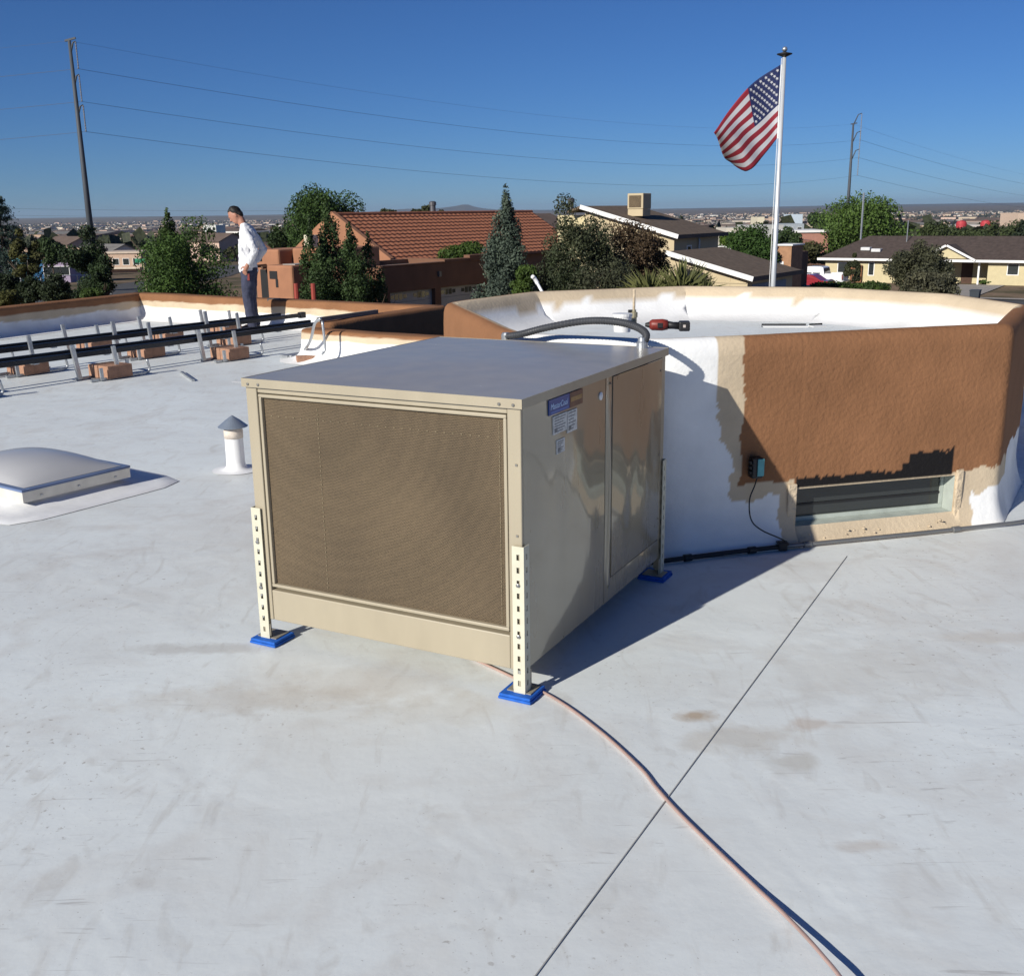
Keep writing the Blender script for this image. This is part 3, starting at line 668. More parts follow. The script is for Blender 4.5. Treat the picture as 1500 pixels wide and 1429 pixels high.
for j in range(N+1):
    for i in range(N+1):
        u, v = 2*i/N-1, 2*j/N-1; vs.append((u*(hx-.002), v*(hy-.002), .13+.10*(f(u)*f(v))**.75))
b.add(vs, [(j*(N+1)+i, j*(N+1)+i+1, (j+1)*(N+1)+i+1, (j+1)*(N+1)+i) for j in range(N) for i in range(N)])
b.build('dome', mat('frosted_acrylic', (.46, .46, .465), rough=.3, var=.05, spec=.5, coat=.3), sk, None, True)
b = MB()
for yy in (-.25, .0, .26): MB().bbox(hx+.0305, hx+.036, yy-.008, yy+.008, .07, .082, .002).build('screw', m_galv, sk)
# ---------------------------------------------------------------- roof vent
v0 = Vector((-1.88, 6.95, 0))
vt = thing('vent_pipe', v0, 'white coated vent pipe with grey conical cap beside the cooler', 'vent')
MB().lathe([(.16, .004), (.12, .008), (.08, .014), (.066, .03), (.062, .06), (.061, .235)], n=28, caps=False).build('boot', m_memb, vt, None, True)
MB().lathe([(.0635, .225), (.064, .275), (.06, .285), (.058, .30)], n=24).build('collar', mat('stained_collar', (.66, .58, .50), rough=.7, var=.3, vscale=14), vt, None, True)
MB().lathe([(.058, .302), (.098, .300), (.1, .304), (.05, .345), (.012, .372), (.004, .378)], n=28).build('cap', mat('zinc_cap', (.30, .35, .42), rough=.4, metal=.5, var=.12), vt, None, False)

# ---------------------------------------------------------------- ballasted solar racking
RAIL_ROT = math.atan2(EV.y, EV.x)
def at_grid(al, la, z=0.): return EV*al+QV*la+Vector((0, 0, z))
m_block = mat('brown_concrete', (.36, .20, .13), rough=.9, var=.22, vscale=12, bump=.4, bscale=60)
def make_frame(tall):
    t = thing('rack_frame', (0, 0, 0), 'x', 'rack frame')
    b = MB(); b.box(-.34, .34, .115, .15, .006, .03); b.box(-.34, .34, -.15, -.115, .006, .03); b.build('base_rail', m_galv, t)
    b = MB(); b.box(-.2, .22, -.114, .114, .006, .012); b.build('tray', m_galv, t)
    b = MB(); b.beam((-.31, .10, .012), (-.36, .10, tall), .045, .028, (0, 1, 0)); b.build('tall_leg', m_galv, t)
    b = MB(); b.beam((.02, -.12, .012), (-.02, -.12, tall*.92), .04, .026, (0, 1, 0)); b.build('tall_leg', m_galv, t)
    MB().beam((-.22, -.165, .008), (-.225, -.165, .14), .035, .02, (0, 1, 0)).build('short_leg', m_galv, t)
    MB().tube(smooth_path([(.26, -.13, .02), (.36, -.13, .02), (.40, -.13, .05), (.38, -.13, .16)], 5), .014, 8).build('curved_leg', m_galv, t, None, True)
    MB().beam((.3, .13, .01), (.31, .13, .15), .035, .02, (0, 1, 0)).build('short_leg', m_galv, t)
    return t
def make_block():
    return MB().bbox(-.15, .15, -.088, .088, .0, .135, .008).build('concrete_block', m_block)
protos = {}
rows = [(-10.0, .38, [5.1, 6.80, 8.45], 'near row of rack frames'), (-11.08, .47, [4.9, 6.5, 8.06, 9.45], 'middle row of rack frames'), (-12.35, .36, [6.6, 8.2, 9.35, 10.4], 'far row of rack frames')]
names = ['row nearest the cooler', 'middle row', 'row nearest the parapet']
blk = make_block(); blk_used = False
for (la, tall, als, grp), nm in zip(rows, names):
    pf = make_frame(tall); first = True
    for al, od in zip(als, ['first', 'second', 'third', 'fourth'][:len(als)][::-1]):
        o = pf if first else copy_tree(pf); first = False
        o.location = at_grid(al, la); o.rotation_euler = (0, 0, RAIL_ROT)
        tag(o, 'galvanised steel ballast frame, %s from the rail ends in the %s' % (od, nm), 'rack frame', grp)
        for dy, sd_ in ((.09, 'parapet side'), (-.092, 'cooler side')):
            k = blk.copy() if blk_used else blk
            if blk_used: COL.objects.link(k)
            blk_used = True
            k.location = at_grid(al+.0, la-dy, .0125); k.rotation_euler = (0, 0, RAIL_ROT+random.uniform(-.03, .03))
            tag(k, 'brown ballast block, %s of frame %s from rail ends, %s' % (sd_, od, nm), 'concrete block', 'ballast blocks, '+nm)
m_rail = mat('black_anodised', (.02, .022, .028), rough=.35, metal=.4, var=.2)
for la, a0, a1, z, lab in ((-10.16, 3.2, 10.35, .275, 'black mounting rail of the racking row nearest the cooler'), (-11.16, 3.2, 10.75, .29, 'black mounting rail of the middle racking row')):
    t = thing('mounting_rail', at_grid(a0, la), lab, 'rail', RAIL_ROT); l = a1-a0
    MB().bbox(0, l, -.022, .022, z-.04, z+.015, .004).build('rail', m_rail, t)
    MB().bbox(0, l-.2, .16, .2, z-.02, z+.03, .004).build('rail', m_rail, t)
    for k in range(int(l/.84)): MB().box(.3+k*.84, .36+k*.84, -.019, .197, z-.052, z-.041).build('cross_clip', m_galv, t)
    MB().bbox(l, l+.10, -.035, .035, z-.055, z+.03, .006).build('end_cap', m_black, t)
# bent end leg of the near rail
g = atz(430, 522)
t = thing('end_leg', g, 'bent galvanised end leg under the end of the near mounting rail', 'rack leg')
P_ = lambda x, y, Y=12.95: aty(x, y, Y)
b = MB(); b.tube(smooth_path([P_(470, 466, 11.95), P_(461, 474, 12.0), P_(456, 495, 12.1), P_(449, 509, 12.25), atz(438, 519, .03), atz(425, 522, .03)], 5), .017, 8); b.build('bent_tube', m_galv, t, g, True)
MB().tube(smooth_path([P_(472, 470, 11.9), P_(475, 495, 11.9), P_(476, 512, 11.9), P_(471, 519, 11.88)], 4), .015, 8).build('upright', m_galv, t, g, True)
b = MB(); c = atz(428, 523); c.z = .02; b.obox(c, EV*.14, QV*.06, Vector((0, 0, .018))); b.build('foot_plate', m_galv, t, g)
k = blk.copy(); COL.objects.link(k); c = atz(450, 531); k.location = (c.x, c.y, .002); k.rotation_euler = (0, 0, .3); k.scale = (.8, .7, .6)
tag(k, 'small brown concrete piece beside the bent end leg', 'concrete block'); del k['group']
# long batten resting on the parapet behind the rail end
a = atz(466, 470, .44); c = atz(552, 458, .44); a.z = c.z = .455
tag(MB().beam(a, c, .05, .05).build('batten', mat('grey_batten', (.22, .2, .17), rough=.7, var=.25), None, (a+c)/2), 'dark grey batten lying along the brown parapet top', 'batten')
# plain steel off-cut on the roof
a = atz(266, 545, .012); c = atz(283, 557, .012)
tag(MB().beam(a, c, .03, .022).build('steel_offcut', m_galv, None, (a+c)/2), 'loose steel offcut lying on the open white roof', 'offcut')
# square grey post behind the rails
g = atz(404, 478); 
t = thing('roof_post', g, 'short grey roof post with dark top beside the man', 'post')
MB().bbox(-.07, .07, -.05, .05, .003, .38, .008).build('post', m_galv, t); MB().bbox(-.09, .09, -.07, .07, .381, .43, .006).build('cap', mat('dark_cap', (.08, .08, .085), rough=.6), t)

# ================================================================ THE MAN
man_p = Vector((-3.86, 15.85, 0))
man = thing('person', man_p, 'man in a white long sleeved shirt and dark jeans looking down, hand at his hip', 'person', R(180))
def ering(c, rx, ry, tilt=0., n=16):
    out = []
    for k in range(n):
        a = 2*math.pi*k/n; x, y = rx*math.cos(a), ry*math.sin(a)
        out.append((c[0]+x*math.cos(tilt), c[1]+y, c[2]-x*math.sin(tilt)))
    return out
def etube(b, rings, n=16):
    vs = [p for r_ in rings for p in ering(*r_, n=n)]; k = len(rings)
    b.add(vs, [(i*n+j, i*n+(j+1) % n, (i+1)*n+(j+1) % n, (i+1)*n+j) for i in range(k-1) for j in range(n)]+[tuple(range(n-1, -1, -1)), tuple(range((k-1)*n, k*n))])
def ball(b, c, r, rot=None, n=14):
    vs = []; fs = []
    for i in range(1, n):
        th = math.pi*i/n
        for j in range(n):
            ph = 2*math.pi*j/n; v = Vector((r[0]*math.sin(th)*math.cos(ph), r[1]*math.sin(th)*math.sin(ph), r[2]*math.cos(th)))
            if rot: v = Matrix.Rotation(rot, 3, 'Y') @ v
            vs.append(v+Vector(c))
    fs = [(i*n+j, i*n+(j+1) % n, (i+1)*n+(j+1) % n, (i+1)*n+j) for i in range(n-2) for j in range(n)]
    fs += [tuple(range(n-1, -1, -1)), tuple(range((n-2)*n, (n-1)*n))]
    b.add(vs, fs)
def fused(b, name, m, parent, vox, it=4, wr=0):
    o = b.build(name, m, parent, None, True)
    md = o.modifiers.new('fuse', 'REMESH'); md.mode = 'VOXEL'; md.voxel_size = vox; md.use_smooth_shade = True
    if wr:
        tx = bpy.data.textures.new(name+'_folds', 'CLOUDS'); tx.noise_scale = .11; tx.noise_depth = 3; dm = o.modifiers.new('folds', 'DISPLACE'); dm.texture = tx; dm.strength = wr; dm.mid_level = .5; dm.texture_coords = 'LOCAL'
    ms = o.modifiers.new('soft', 'SMOOTH'); ms.iterations = it; ms.factor = .5
    return o
m_skin = mat('skin', (.42, .20, .135), rough=.55, var=.1, vscale=8)
HC = Vector((.135, 0, 1.685)); HT = R(40)
def hp_(x, y, z): v = Matrix.Rotation(HT, 3, 'Y') @ Vector((x, y, z)); return HC+v
b = MB()
ball(b, HC, (.098, .076, .118), HT); ball(b, hp_(.035, 0, -.06), (.06, .058, .062), HT)          # skull, jaw
b.tube([hp_(.085, 0, .02), hp_(.112, 0, -.018), hp_(.09, 0, -.03)], [.008, .014, .012], 8)         # nose
b.tube([hp_(.088, -.02, -.058), hp_(.094, 0, -.056), hp_(.088, .02, -.058)], .007, 6)              # mouth
b.tube([hp_(.08, -.045, .028), hp_(.096, -.02, .03), hp_(.096, .02, .03), hp_(.08, .045, .028)], .009, 6)   # brow
for s in (-1, 1): ball(b, hp_(-.01, s*.078, -.012), (.02, .009, .032), HT, 8)                       # ears
b.tube([(-.01, 0, 1.44), (.03, 0, 1.53), hp_(-.02, 0, -.075)], [.07, .060, .056], 12)
etube(b, [((0, 0, .90), .10, .14), ((0, 0, 1.1), .09, .12), ((-.02, 0, 1.3), .10, .15), ((-.01, 0, 1.46), .07, .14)])
for s in (-1, 1):
    b.tube([(-.02, s*.16, 1.44), (-.165, s*.265, 1.19), (-.05, s*.235, .985)], [.046, .036, .027], 10)
    b.tube([(-.05, s*.235, .985), (-.025, s*.225, .945), (.0, s*.215, .90)], [.027, .034, .03], 10)
    for k, (dx, ln) in enumerate(((-.028, .07), (-.01, .085), (.010, .08), (.028, .062))):
        b.tube([(.0+dx, s*.215, .905), (.012+dx, s*.205, .905-ln*.55), (.0+dx, s*.19, .905-ln)], [.0095, .009, .0075], 6)
    b.tube([(.02, s*.218, .955), (.055, s*.212, .93), (.066, s*.205, .90)], [.012, .011, .009], 6)
    b.tube([(0, s*.085, .95), (.015, s*.095, .50), (-.02, s*.10, .09)], [.08, .055, .042], 10)
    b.tube([(-.04, s*.10, .05), (.05, s*.105, .045), (.14, s*.11, .035)], [.04, .038, .028], 8)
fused(b, 'body', m_skin, man, .009, 2)
b = MB()
etube(b, [((.0, 0, .865), .128, .172), ((.005, 0, .95), .134, .176), ((.0, 0, 1.08), .13, .168), ((-.015, 0, 1.22), .135, .178), ((-.035, 0, 1.36), .128, .188), ((-.03, 0, 1.46), .108, .178), ((-.005, 0, 1.535), .08, .105), ((.015, 0, 1.565), .066, .072)])
for s in (-1, 1):
    b.tube([(-.03, s*.165, 1.445), (-.09, s*.22, 1.33), (-.175, s*.275, 1.185), (-.115, s*.26, 1.08), (-.055, s*.237, 1.0)], [.068, .066, .06, .054, .044], 12)
# folds
b.tube([(.09, .12, 1.35), (.05, .17, 1.2), (-.03, .178, 1.05)], .016, 6); b.tube([(.10, .10, 1.18), (.02, .172, 1.08), (-.06, .165, .98)], .017, 6); b.tube([(.12, .05, 1.0), (.09, .12, .93), (.02, .17, .90)], .015, 6)
fused(b, 'shirt', mat('white_cotton', (.72, .72, .74), rough=.9, var=.06, vscale=10), man, .011, 1, .055)
b = MB()
etube(b, [((-.005, 0, .80), .115, .165), ((-.005, 0, .92), .125, .168), ((.0, 0, .99), .118, .16)])
for s in (-1, 1): b.tube([(-.005, s*.083, .88), (.005, s*.09, .70), (.02, s*.098, .50), (.005, s*.10, .30), (-.02, s*.103, .07)], [.105, .098, .080, .073, .070], 14)
fused(b, 'jeans', mat('dark_denim', (.045, .05, .085), rough=.9, var=.3, vscale=12), man, .011, 1, .035)
b = MB()
for s in (-1, 1): b.tube([(-.075, s*.102, .05), (-.02, s*.104, .055), (.06, s*.107, .05), (.135, s*.112, .04), (.175, s*.112, .032)], [.035, .05, .046, .04, .022], 10)
for v in range(len(b.v)):
    x, y, z = b.v[v]; b.v[v] = (x, y, max(z, .003))
b.build('shoes', mat('brown_leather', (.07, .045, .03), rough=.6), man, None, True)
b = MB(); ball(b, hp_(-.032, 0, .026), (.084, .082, .104), HT); ball(b, hp_(-.06, 0, -.03), (.05, .07, .06), HT); ball(b, hp_(.02, 0, .092), (.045, .055, .028), HT)
fused(b, 'hair', mat('dark_hair', (.012, .010, .009), rough=.6, var=.3), man, .01, 1, .03)
b = MB(); b.bbox(-.05, -.015, -.0, .012, -.05, .05, .004); b.v = [(x, .178+y, .80+z) for x, y, z in b.v]
b.build('red_rag', mat('dull_red', (.25, .05, .045), rough=.9), man)
# ================================================================ LAND, ROADS, HILLS
def ground_material():
    m = bpy.data.materials.new('dry_ground'); m.use_nodes = True; t = m.node_tree; L = t.links.new; p = t.nodes['Principled BSDF']
    p.inputs['Roughness'].default_value = .95; p.inputs['Specular IOR Level'].default_value = .1; tc = nd(t, 'ShaderNodeTexCoord')
    def nz(sc, det):
        n = nd(t, 'ShaderNodeTexNoise'); n.inputs['Scale'].default_value = sc; n.inputs['Detail'].default_value = det; L(tc.outputs['Object'], n.inputs['Vector']); return n.outputs['Fac']
    def mix(f, lo, hi, a, c):
        r = nd(t, 'ShaderNodeMapRange'); r.inputs[1].default_value = lo; r.inputs[2].default_value = hi; L(f, r.inputs[0])
        n = nd(t, 'ShaderNodeMix', data_type='RGBA'); L(r.outputs[0], n.inputs['Factor'])
        for k, v in (('A', a), ('B', c)):
            if isinstance(v, tuple): n.inputs[k].default_value = (*v, 1)
            else: L(v, n.inputs[k])
        return n.outputs['Result']
    c = mix(nz(.02, 8), .4, .6, (.24, .17, .115), (.16, .12, .085))
    c = mix(nz(.12, 8), .48, .62, c, (.075, .072, .038))
    c = mix(nz(.0035, 6), .5, .62, c, (.13, .10, .07))
    c = mix(nz(.9, 6), .5, .7, c, (.10, .085, .05))
    L(c, p.inputs['Base Color']); return m
m_ground = ground_material()
radii = [2]+[10, 18, 25, 30, 36, 43, 51, 60, 69, 78, 87, 96, 105, 116, 128, 143, 160, 190, 225, 260, 300, 380, 480, 600, 780, 1000, 1400, 2000, 2800, 4000, 5500, 8000, 10000, 12000, 15000, 17000]
NA = 180; vs = [(0, 0, ground_z(0, 0))]; fs = []
for r_ in radii:
    for k in range(NA): a = 2*math.pi*k/NA; x, y = r_*math.cos(a), r_*math.sin(a); vs.append((x, y, ground_z(x, y)+(fbm(x, y, 0, .0004)*6 if r_ > 5000 else 0)))
fs = [(0, 1+k, 1+(k+1) % NA) for k in range(NA)]
for i in range(len(radii)-1):
    for k in range(NA): fs.append((1+i*NA+k, 1+(i+1)*NA+k, 1+(i+1)*NA+(k+1) % NA, 1+i*NA+(k+1) % NA))
me = bpy.data.meshes.new('ground'); me.from_pydata(vs, [], fs)
tag(link('ground', me, m_ground, None, True), 'dry ground falling away to the valley', kind='structure')
# mesa and old volcano cones on the horizon
def hills():
    b = MB(); n = 260; vs = []; D0 = 15200
    for i in range(n):
        a = R(-42)+R(84)*i/(n-1); px = 750+F_PX*math.tan(a)
        h = 3+fbm(i*.05, 2, 0, 1)*3
        for c, w, t_ in ((685, 30, 52), (610, 45, 26), (640, 130, 30), (690, 9, 26), (760, 160, 8), (1300, 300, 10), (300, 200, -4)): h += t_*math.exp(-((px-c)/w)**2)
        h += 14*max(0, min(1, (px-850)/500))
        x, y = D0*math.tan(a), D0
        for dy, f in ((0, 0.), (300, .55), (500, .9), (700, 1.), (1400, .9), (1800, -.3)): vs.append((x*(1+dy/D0), y+dy, -14+(h+14)*f if f > 0 else -40))
    b.add(vs, [(i*6+j, (i+1)*6+j, (i+1)*6+j+1, i*6+j+1) for i in range(n-1) for j in range(5)])
    tag(b.build('hills', mat('far_mesa', (.085, .08, .068), rough=1, var=.25, vscale=.002), None, None, True), 'long low mesa with old volcano cones on the horizon', kind='structure')
hills()
def ground_strip(name, pts, w, z, m, label):
    vs = []; fs = []; pts = [Vector(p) for p in pts]; out = []
    for a, c in zip(pts[:-1], pts[1:]):
        k = max(2, int((c-a).length/4)); out += [a.lerp(c, i/k) for i in range(k)]
    out.append(pts[-1])
    for i, p in enumerate(out):
        d = (out[min(i+1, len(out)-1)]-out[max(i-1, 0)]).normalized(); n = Vector((d.y, -d.x))
        for s in (-.5, -.17, .17, .5): q = p+n*w*s; vs.append((q.x, q.y, ground_z(q.x, q.y)+z))
    fs = [(i*4+j, (i+1)*4+j, (i+1)*4+j+1, i*4+j+1) for i in range(len(out)-1) for j in range(3)]
    me = bpy.data.meshes.new(name); me.from_pydata(vs, [], fs); return tag(link(name, me, m), label, kind='structure')
m_asph = mat('asphalt', (.075, .073, .072), rough=.9, var=.2, vscale=.8)
m_conc = mat('concrete', (.33, .30, .27), rough=.9, var=.15, vscale=1)
def gpt(x, y, Y): p = aty(x, y, Y); return (p.x, p.y)
ground_strip('road', [(-48, 62), (-40, 92), (-44, 150), (-60, 240)], 9, .05, m_asph, 'grey side street leading away past the trees')
ground_strip('road', [(62, 55), (38, 72), (12, 90), (-20, 113)], 8, .05, m_asph, 'grey street in front of the yellow house')
ground_strip('driveway', [(31.5, 80), (42, 97)], 6, .06, m_conc, 'pale driveway where the pickup stands')
ground_strip('pavement', [(64.5, 58), (40.5, 75), (14.5, 93)], 1.5, .11, m_conc, 'pale concrete pavement along the street')

# ================================================================ TREES
def leaf_cloud(P, N_, size, rng_, asp=.6):
    """leaf quads at points P with normals biased to N_ -> mesh data"""
    n = len(P); nr = N_+rng_.normal(0, .75, (n, 3)); nr /= np.linalg.norm(nr, axis=1)[:, None]+1e-9
    t = rng_.normal(0, 1, (n, 3)); t -= nr*(t*nr).sum(1)[:, None]; t /= np.linalg.norm(t, axis=1)[:, None]+1e-9; b_ = np.cross(nr, t)
    s = size*rng_.uniform(.6, 1.35, (n, 1))
    V = np.stack([P-t*s*.5, P+b_*s*.5*asp, P+t*s*.5, P-b_*s*.5*asp], 1).reshape(-1, 3)
    return V
def quads_mesh(name, V):
    n = len(V)//4; me = bpy.data.meshes.new(name); me.vertices.add(len(V)); me.vertices.foreach_set('co', V.astype(np.float32).ravel())
    me.loops.add(len(V)); me.loops.foreach_set('vertex_index', np.arange(len(V), dtype=np.int32)); me.polygons.add(n)
    me.polygons.foreach_set('loop_start', np.arange(0, len(V), 4, dtype=np.int32)); me.update(calc_edges=True); return me
m_bark = mat('bark', (.10, .07, .05), rough=.95, var=.3, vscale=6)
def sphere_pts(n, rng_):
    v = rng_.normal(0, 1, (n, 3)); return v/np.linalg.norm(v, axis=1)[:, None]
def lobed_points(lobes, n, rng_, shell=.45):
    ar = np.array([l[3]*l[4]+l[4]*l[5]+l[3]*l[5] for l in lobes]); ar = ar/ar.sum(); idx = rng_.choice(len(lobes), n, p=ar); L_ = np.array(lobes)[idx]
    d = sphere_pts(n, rng_); rr = rng_.uniform(0, 1, (n, 1))**shell*1.04
    return L_[:, :3]+d*L_[:, 3:]*rr, d
def trunk_mesh(h, r, top_r, limbs, rng_, crown_base):
    b = MB(); k = 6; pts = [Vector((rng_.normal(0, .03)*h*.3*(i > 0), rng_.normal(0, .03)*h*.3*(i > 0), h*i/k)) for i in range(k+1)]
    b.tube(pts, [r+(top_r-r)*i/k for i in range(k+1)], 8)
    for i in range(limbs):
        a = rng_.uniform(0, 6.28); z0 = crown_base*rng_.uniform(.7, 1.3); l = h*rng_.uniform(.25, .45); z0 = min(z0, h*.8)
        p0 = Vector((0, 0, z0)); p1 = p0+Vector((math.cos(a)*l*.5, math.sin(a)*l*.5, l*.35)); p2 = p0+Vector((math.cos(a)*l*.9, math.sin(a)*l*.9, l*.9)); b.tube([p0, p1, p2], [r*.5, r*.3, r*.1], 6)
    return b
SEED = [100]
def tree(name, label, xl, xr, ytop, Y, col, style='round', ybot=None, leaf=None, n=None, sq=1., group=None, lobes=None, dens=1., cone=.55):
    """tree whose crown spans the measured picture extent at distance Y; trunk reaches the ground"""
    SEED[0] += 1; rng_ = np.random.default_rng(SEED[0])
    xc = (xl+xr)/2; top = aty(xc, ytop, Y); w = (xr-xl)/F_PX*Y; gz = ground_z(top.x, top.y); H = top.z-gz
    zb = gz+H*.18 if ybot is None else max(aty(xc, ybot, Y).z, gz+.1)
    t = thing(name, (top.x, top.y, gz), label, 'tree', 0, group); cb0 = zb-gz; ch = H-cb0
    leaf = leaf or max(.1, Y/F_PX*3.9); 
    n = int(1.9*(n or int(min(15000, max(3500, 1.9*w*ch/(leaf*leaf*.3)*dens)))))
    mtl = leafmat('leaf_%s' % '_'.join('%03d' % int(c*1000) for c in col), col)
    if style in ('round', 'loose'):
        L_ = []; k = lobes or (20 if style == 'round' else 26); f = .32 if style == 'round' else .25
        for i in range(k):
            d = sphere_pts(1, rng_)[0]; d = d/(np.abs(d)**3.2).sum()**(1/3.2); q = rng_.uniform(.25, 1)**.5*(1-f)
            lr = w*.5*rng_.uniform(f*.75, f*1.35)*1.15
            L_.append((d[0]*q*w*.5, d[1]*q*w*.5*sq, cb0+ch*.5+d[2]*q*ch*.5, lr, lr, lr*rng_.uniform(.7, 1.)))
        L_.append((rng_.normal(0, .1)*w, 0, H-w*.5*f, w*.5*f, w*.5*f, w*.5*f))
        P, D_ = lobed_points(L_, n, rng_, .42); th, tr_ = H*.62, max(.08, H*.022)
    elif style == 'column':                  # upright juniper made of flame-shaped sprays
        L_ = []; k = lobes or 26
        for i in range(k):
            z = rng_.uniform(0, 1)**1.1; a = rng_.uniform(0, 6.28); r_ = w*.5*(1-z)**cone*rng_.uniform(.35, .9)
            s = w*rng_.uniform(.12, .2)*(1.15-z*.75); L_.append((math.cos(a)*r_, math.sin(a)*r_, cb0+ch*(.06+z*.82), s, s, ch*rng_.uniform(.09, .17)*(1.1-z*.4)))
        L_ += [(0, 0, cb0+ch*.45, w*.22, w*.22, ch*.42), (0, 0, H-ch*.12, w*.06, w*.06, ch*.12)]
        P, D_ = lobed_points(L_, n, rng_, .38); D_ = D_*[1, 1, .3]; th, tr_ = H*.7, max(.08, H*.02)
    elif style == 'spruce':                  # whorled, drooping branches
        P = []; k = int(n/46)
        for i in range(k):
            z = 1-rng_.uniform(0, 1)**.62; a = rng_.uniform(0, 6.28); ln = (w*.5*(1-z)**.85*rng_.uniform(.7, 1.08)+w*.02)
            s = rng_.uniform(0, 1, 46)**.65; dx = math.cos(a)*ln*s; dy = math.sin(a)*ln*s; dz = cb0+ch*z+ln*(.25*s-.12*s*s)
            sp = .05+.16*ln*s*.6; P.append(np.stack([dx+rng_.normal(0, 1, 46)*sp, dy+rng_.normal(0, 1, 46)*sp, dz+rng_.normal(0, 1, 46)*sp*.7], 1))
        zz = rng_.uniform(.8, 1, 120); P.append(np.stack([rng_.normal(0, .02, 120)*w, rng_.normal(0, .02, 120)*w, cb0+ch*zz], 1))
        P = np.concatenate(P); P[:, 2] = np.minimum(P[:, 2], H); D_ = P*[1, 1, 0]; D_ = D_/(np.linalg.norm(D_, axis=1)[:, None]+1e-6)+[0, 0, .4]; th, tr_ = H*.96, max(.08, H*.02)
    lo, hi = np.percentile(P, 1, axis=0), np.percentile(P, 99, axis=0); fx_ = (w-leaf*.6)/max(.1, hi[0]-lo[0])
    P[:, 0] = (P[:, 0]-(lo[0]+hi[0])/2)*fx_; P[:, 1] *= fx_; P[:, 2] = cb0+(P[:, 2]-lo[2])/(hi[2]-lo[2])*(ch-leaf*.3)
    me = quads_mesh('crown', leaf_cloud(P, D_, leaf, rng_, .55 if style != 'spruce' else .35)); link('crown', me, mtl, t)
    trunk_mesh(th, tr_, tr_*.3, 0 if style == 'spruce' else 4, rng_, cb0+ch*.15).build('trunk', m_bark, t, None, True)
    return t
DK, MD, OL, BL, RD, YG = (.035, .062, .022), (.055, .10, .025), (.085, .085, .038), (.062, .088, .075), (.085, .06, .038), (.10, .115, .03)
tree('spruce_tree', 'dark blue green conifer at the left edge behind the fence', -55, 46, 290, 75, (.035, .06, .05), 'spruce', 440, n=9000)
tree('olive_tree', 'yellowish olive tree in front of the dark conifer', 14, 52, 338, 68, (.075, .08, .028), 'loose', 410)
tree('round_tree', 'small dark round tree behind the chain link fence', 52, 92, 349, 105, DK, 'round', 386)
tree('leafy_tree', 'dense dark tree hiding the foot of the transmission pole', 96, 156, 338, 62, (.03, .052, .022), 'round', 470, lobes=24, n=11000)
tree('bush', 'dark bush on the right flank of the dense pole-foot tree', 128, 160, 378, 60, (.028, .05, .02), 'round', 425)
for i, (a, c, y, lab) in enumerate(((-20, 28, 402, 'low dark shrub by the roof corner under the olive tree'), (26, 62, 408, 'low dark shrub by the chain link posts'), (58, 100, 402, 'wide low dark shrub beneath the dense tree'))):
    tree('shrub', lab, a, c, y, 52, (.03, .045, .022), 'round', 446)
tree('shrub', 'yellow green weedy shrub just outside the shaded parapet', -10, 26, 426, 44, (.085, .09, .03), 'loose', 450)
tree('shrub', 'low green weeds at the edge of the grey side street', 118, 152, 422, 50, (.05, .085, .02), 'loose', 436)
tree('juniper_tree', 'wide bushy green juniper behind the sunlit parapet corner', 203, 328, 338, 46, (.052, .10, .024), 'round', 490, lobes=34, n=15000)
tree('juniper_tree', 'pointed leader of the bushy juniper by the corner', 222, 268, 314, 47, (.05, .085, .026), 'column', 400)
tree('cottonwood_tree', 'tall rounded dark green tree behind the adobe house', 422, 522, 280, 105, (.044, .085, .022), 'round', 375, lobes=26, n=12000)
tree('leafy_tree', 'lower dark tree beside the tall tree and the man', 394, 440, 330, 110, (.035, .06, .022), 'round', 365)
for a, c, y, Y, lab in ((424, 476, 334, 54, 'leftmost juniper of the dark cluster by the garage'), (448, 512, 306, 55, 'tallest pointed juniper of the cluster by the garage'), (480, 540, 338, 53.5, 'broad juniper in the middle of the cluster by the garage'), (516, 566, 354, 54.5, 'short pointed juniper at the garage corner'), (430, 496, 368, 52, 'low juniper in front of the cluster by the garage'), (492, 548, 380, 51.5, 'lowest juniper spray in front of the garage cluster')):
    tree('juniper_tree', lab, a, c, y, Y, (.042, .075, .026), 'column', 490, group='junipers by the garage', dens=1.2)
tree('bush', 'rounded bright green bush in front of the red tile roof', 645, 706, 355, 70, (.05, .09, .018), 'round', 392)
tree('spruce_tree', 'slender blue green spruce in front of the red tile roof', 702, 782, 294, 50, (.075, .105, .085), 'column', 470, lobes=50, n=14000, cone=.75)
tree('bush', 'green bush at the foot of the blue spruce', 750, 786, 390, 46, (.055, .095, .02), 'round', 430)
tree('pine_tree', 'open grey green pine between the red roof and the tan house', 800, 894, 301, 48, (.05, .062, .034), 'round', 470, lobes=36, n=12000)
tree('pine_tree', 'dark lower pine limbs before the tan house', 782, 860, 366, 47, (.04, .055, .028), 'round', 470)
tree('ornamental_tree', 'purplish brown leaved tree in front of the tan gable wall', 872, 966, 328, 50, RD, 'round', 450, lobes=34, n=9000)
tree('ornamental_tree', 'dark purplish spreading tree beside the yucca', 930, 978, 348, 51, (.055, .05, .028), 'loose', 400)
tree('bush', 'grey green bush behind the rim below the purplish tree', 840, 940, 380, 45, (.05, .058, .035), 'round', 470)
tree('round_tree', 'round bright green tree behind the flagpole', 1066, 1134, 334, 74, (.04, .085, .02), 'round', 425, n=10000)
tree('round_tree', 'yellow green bush left of the round tree by the brick wall', 1056, 1092, 344, 78, (.07, .12, .02), 'round', 366)
tree('leafy_tree', 'dark tree behind the brick house with the white door', 1130, 1172, 336, 115, DK, 'round', 372)
tree('olive_tree', 'olive shrubby tree behind the white pickup', 1160, 1212, 356, 122, (.065, .07, .03), 'loose', 396)
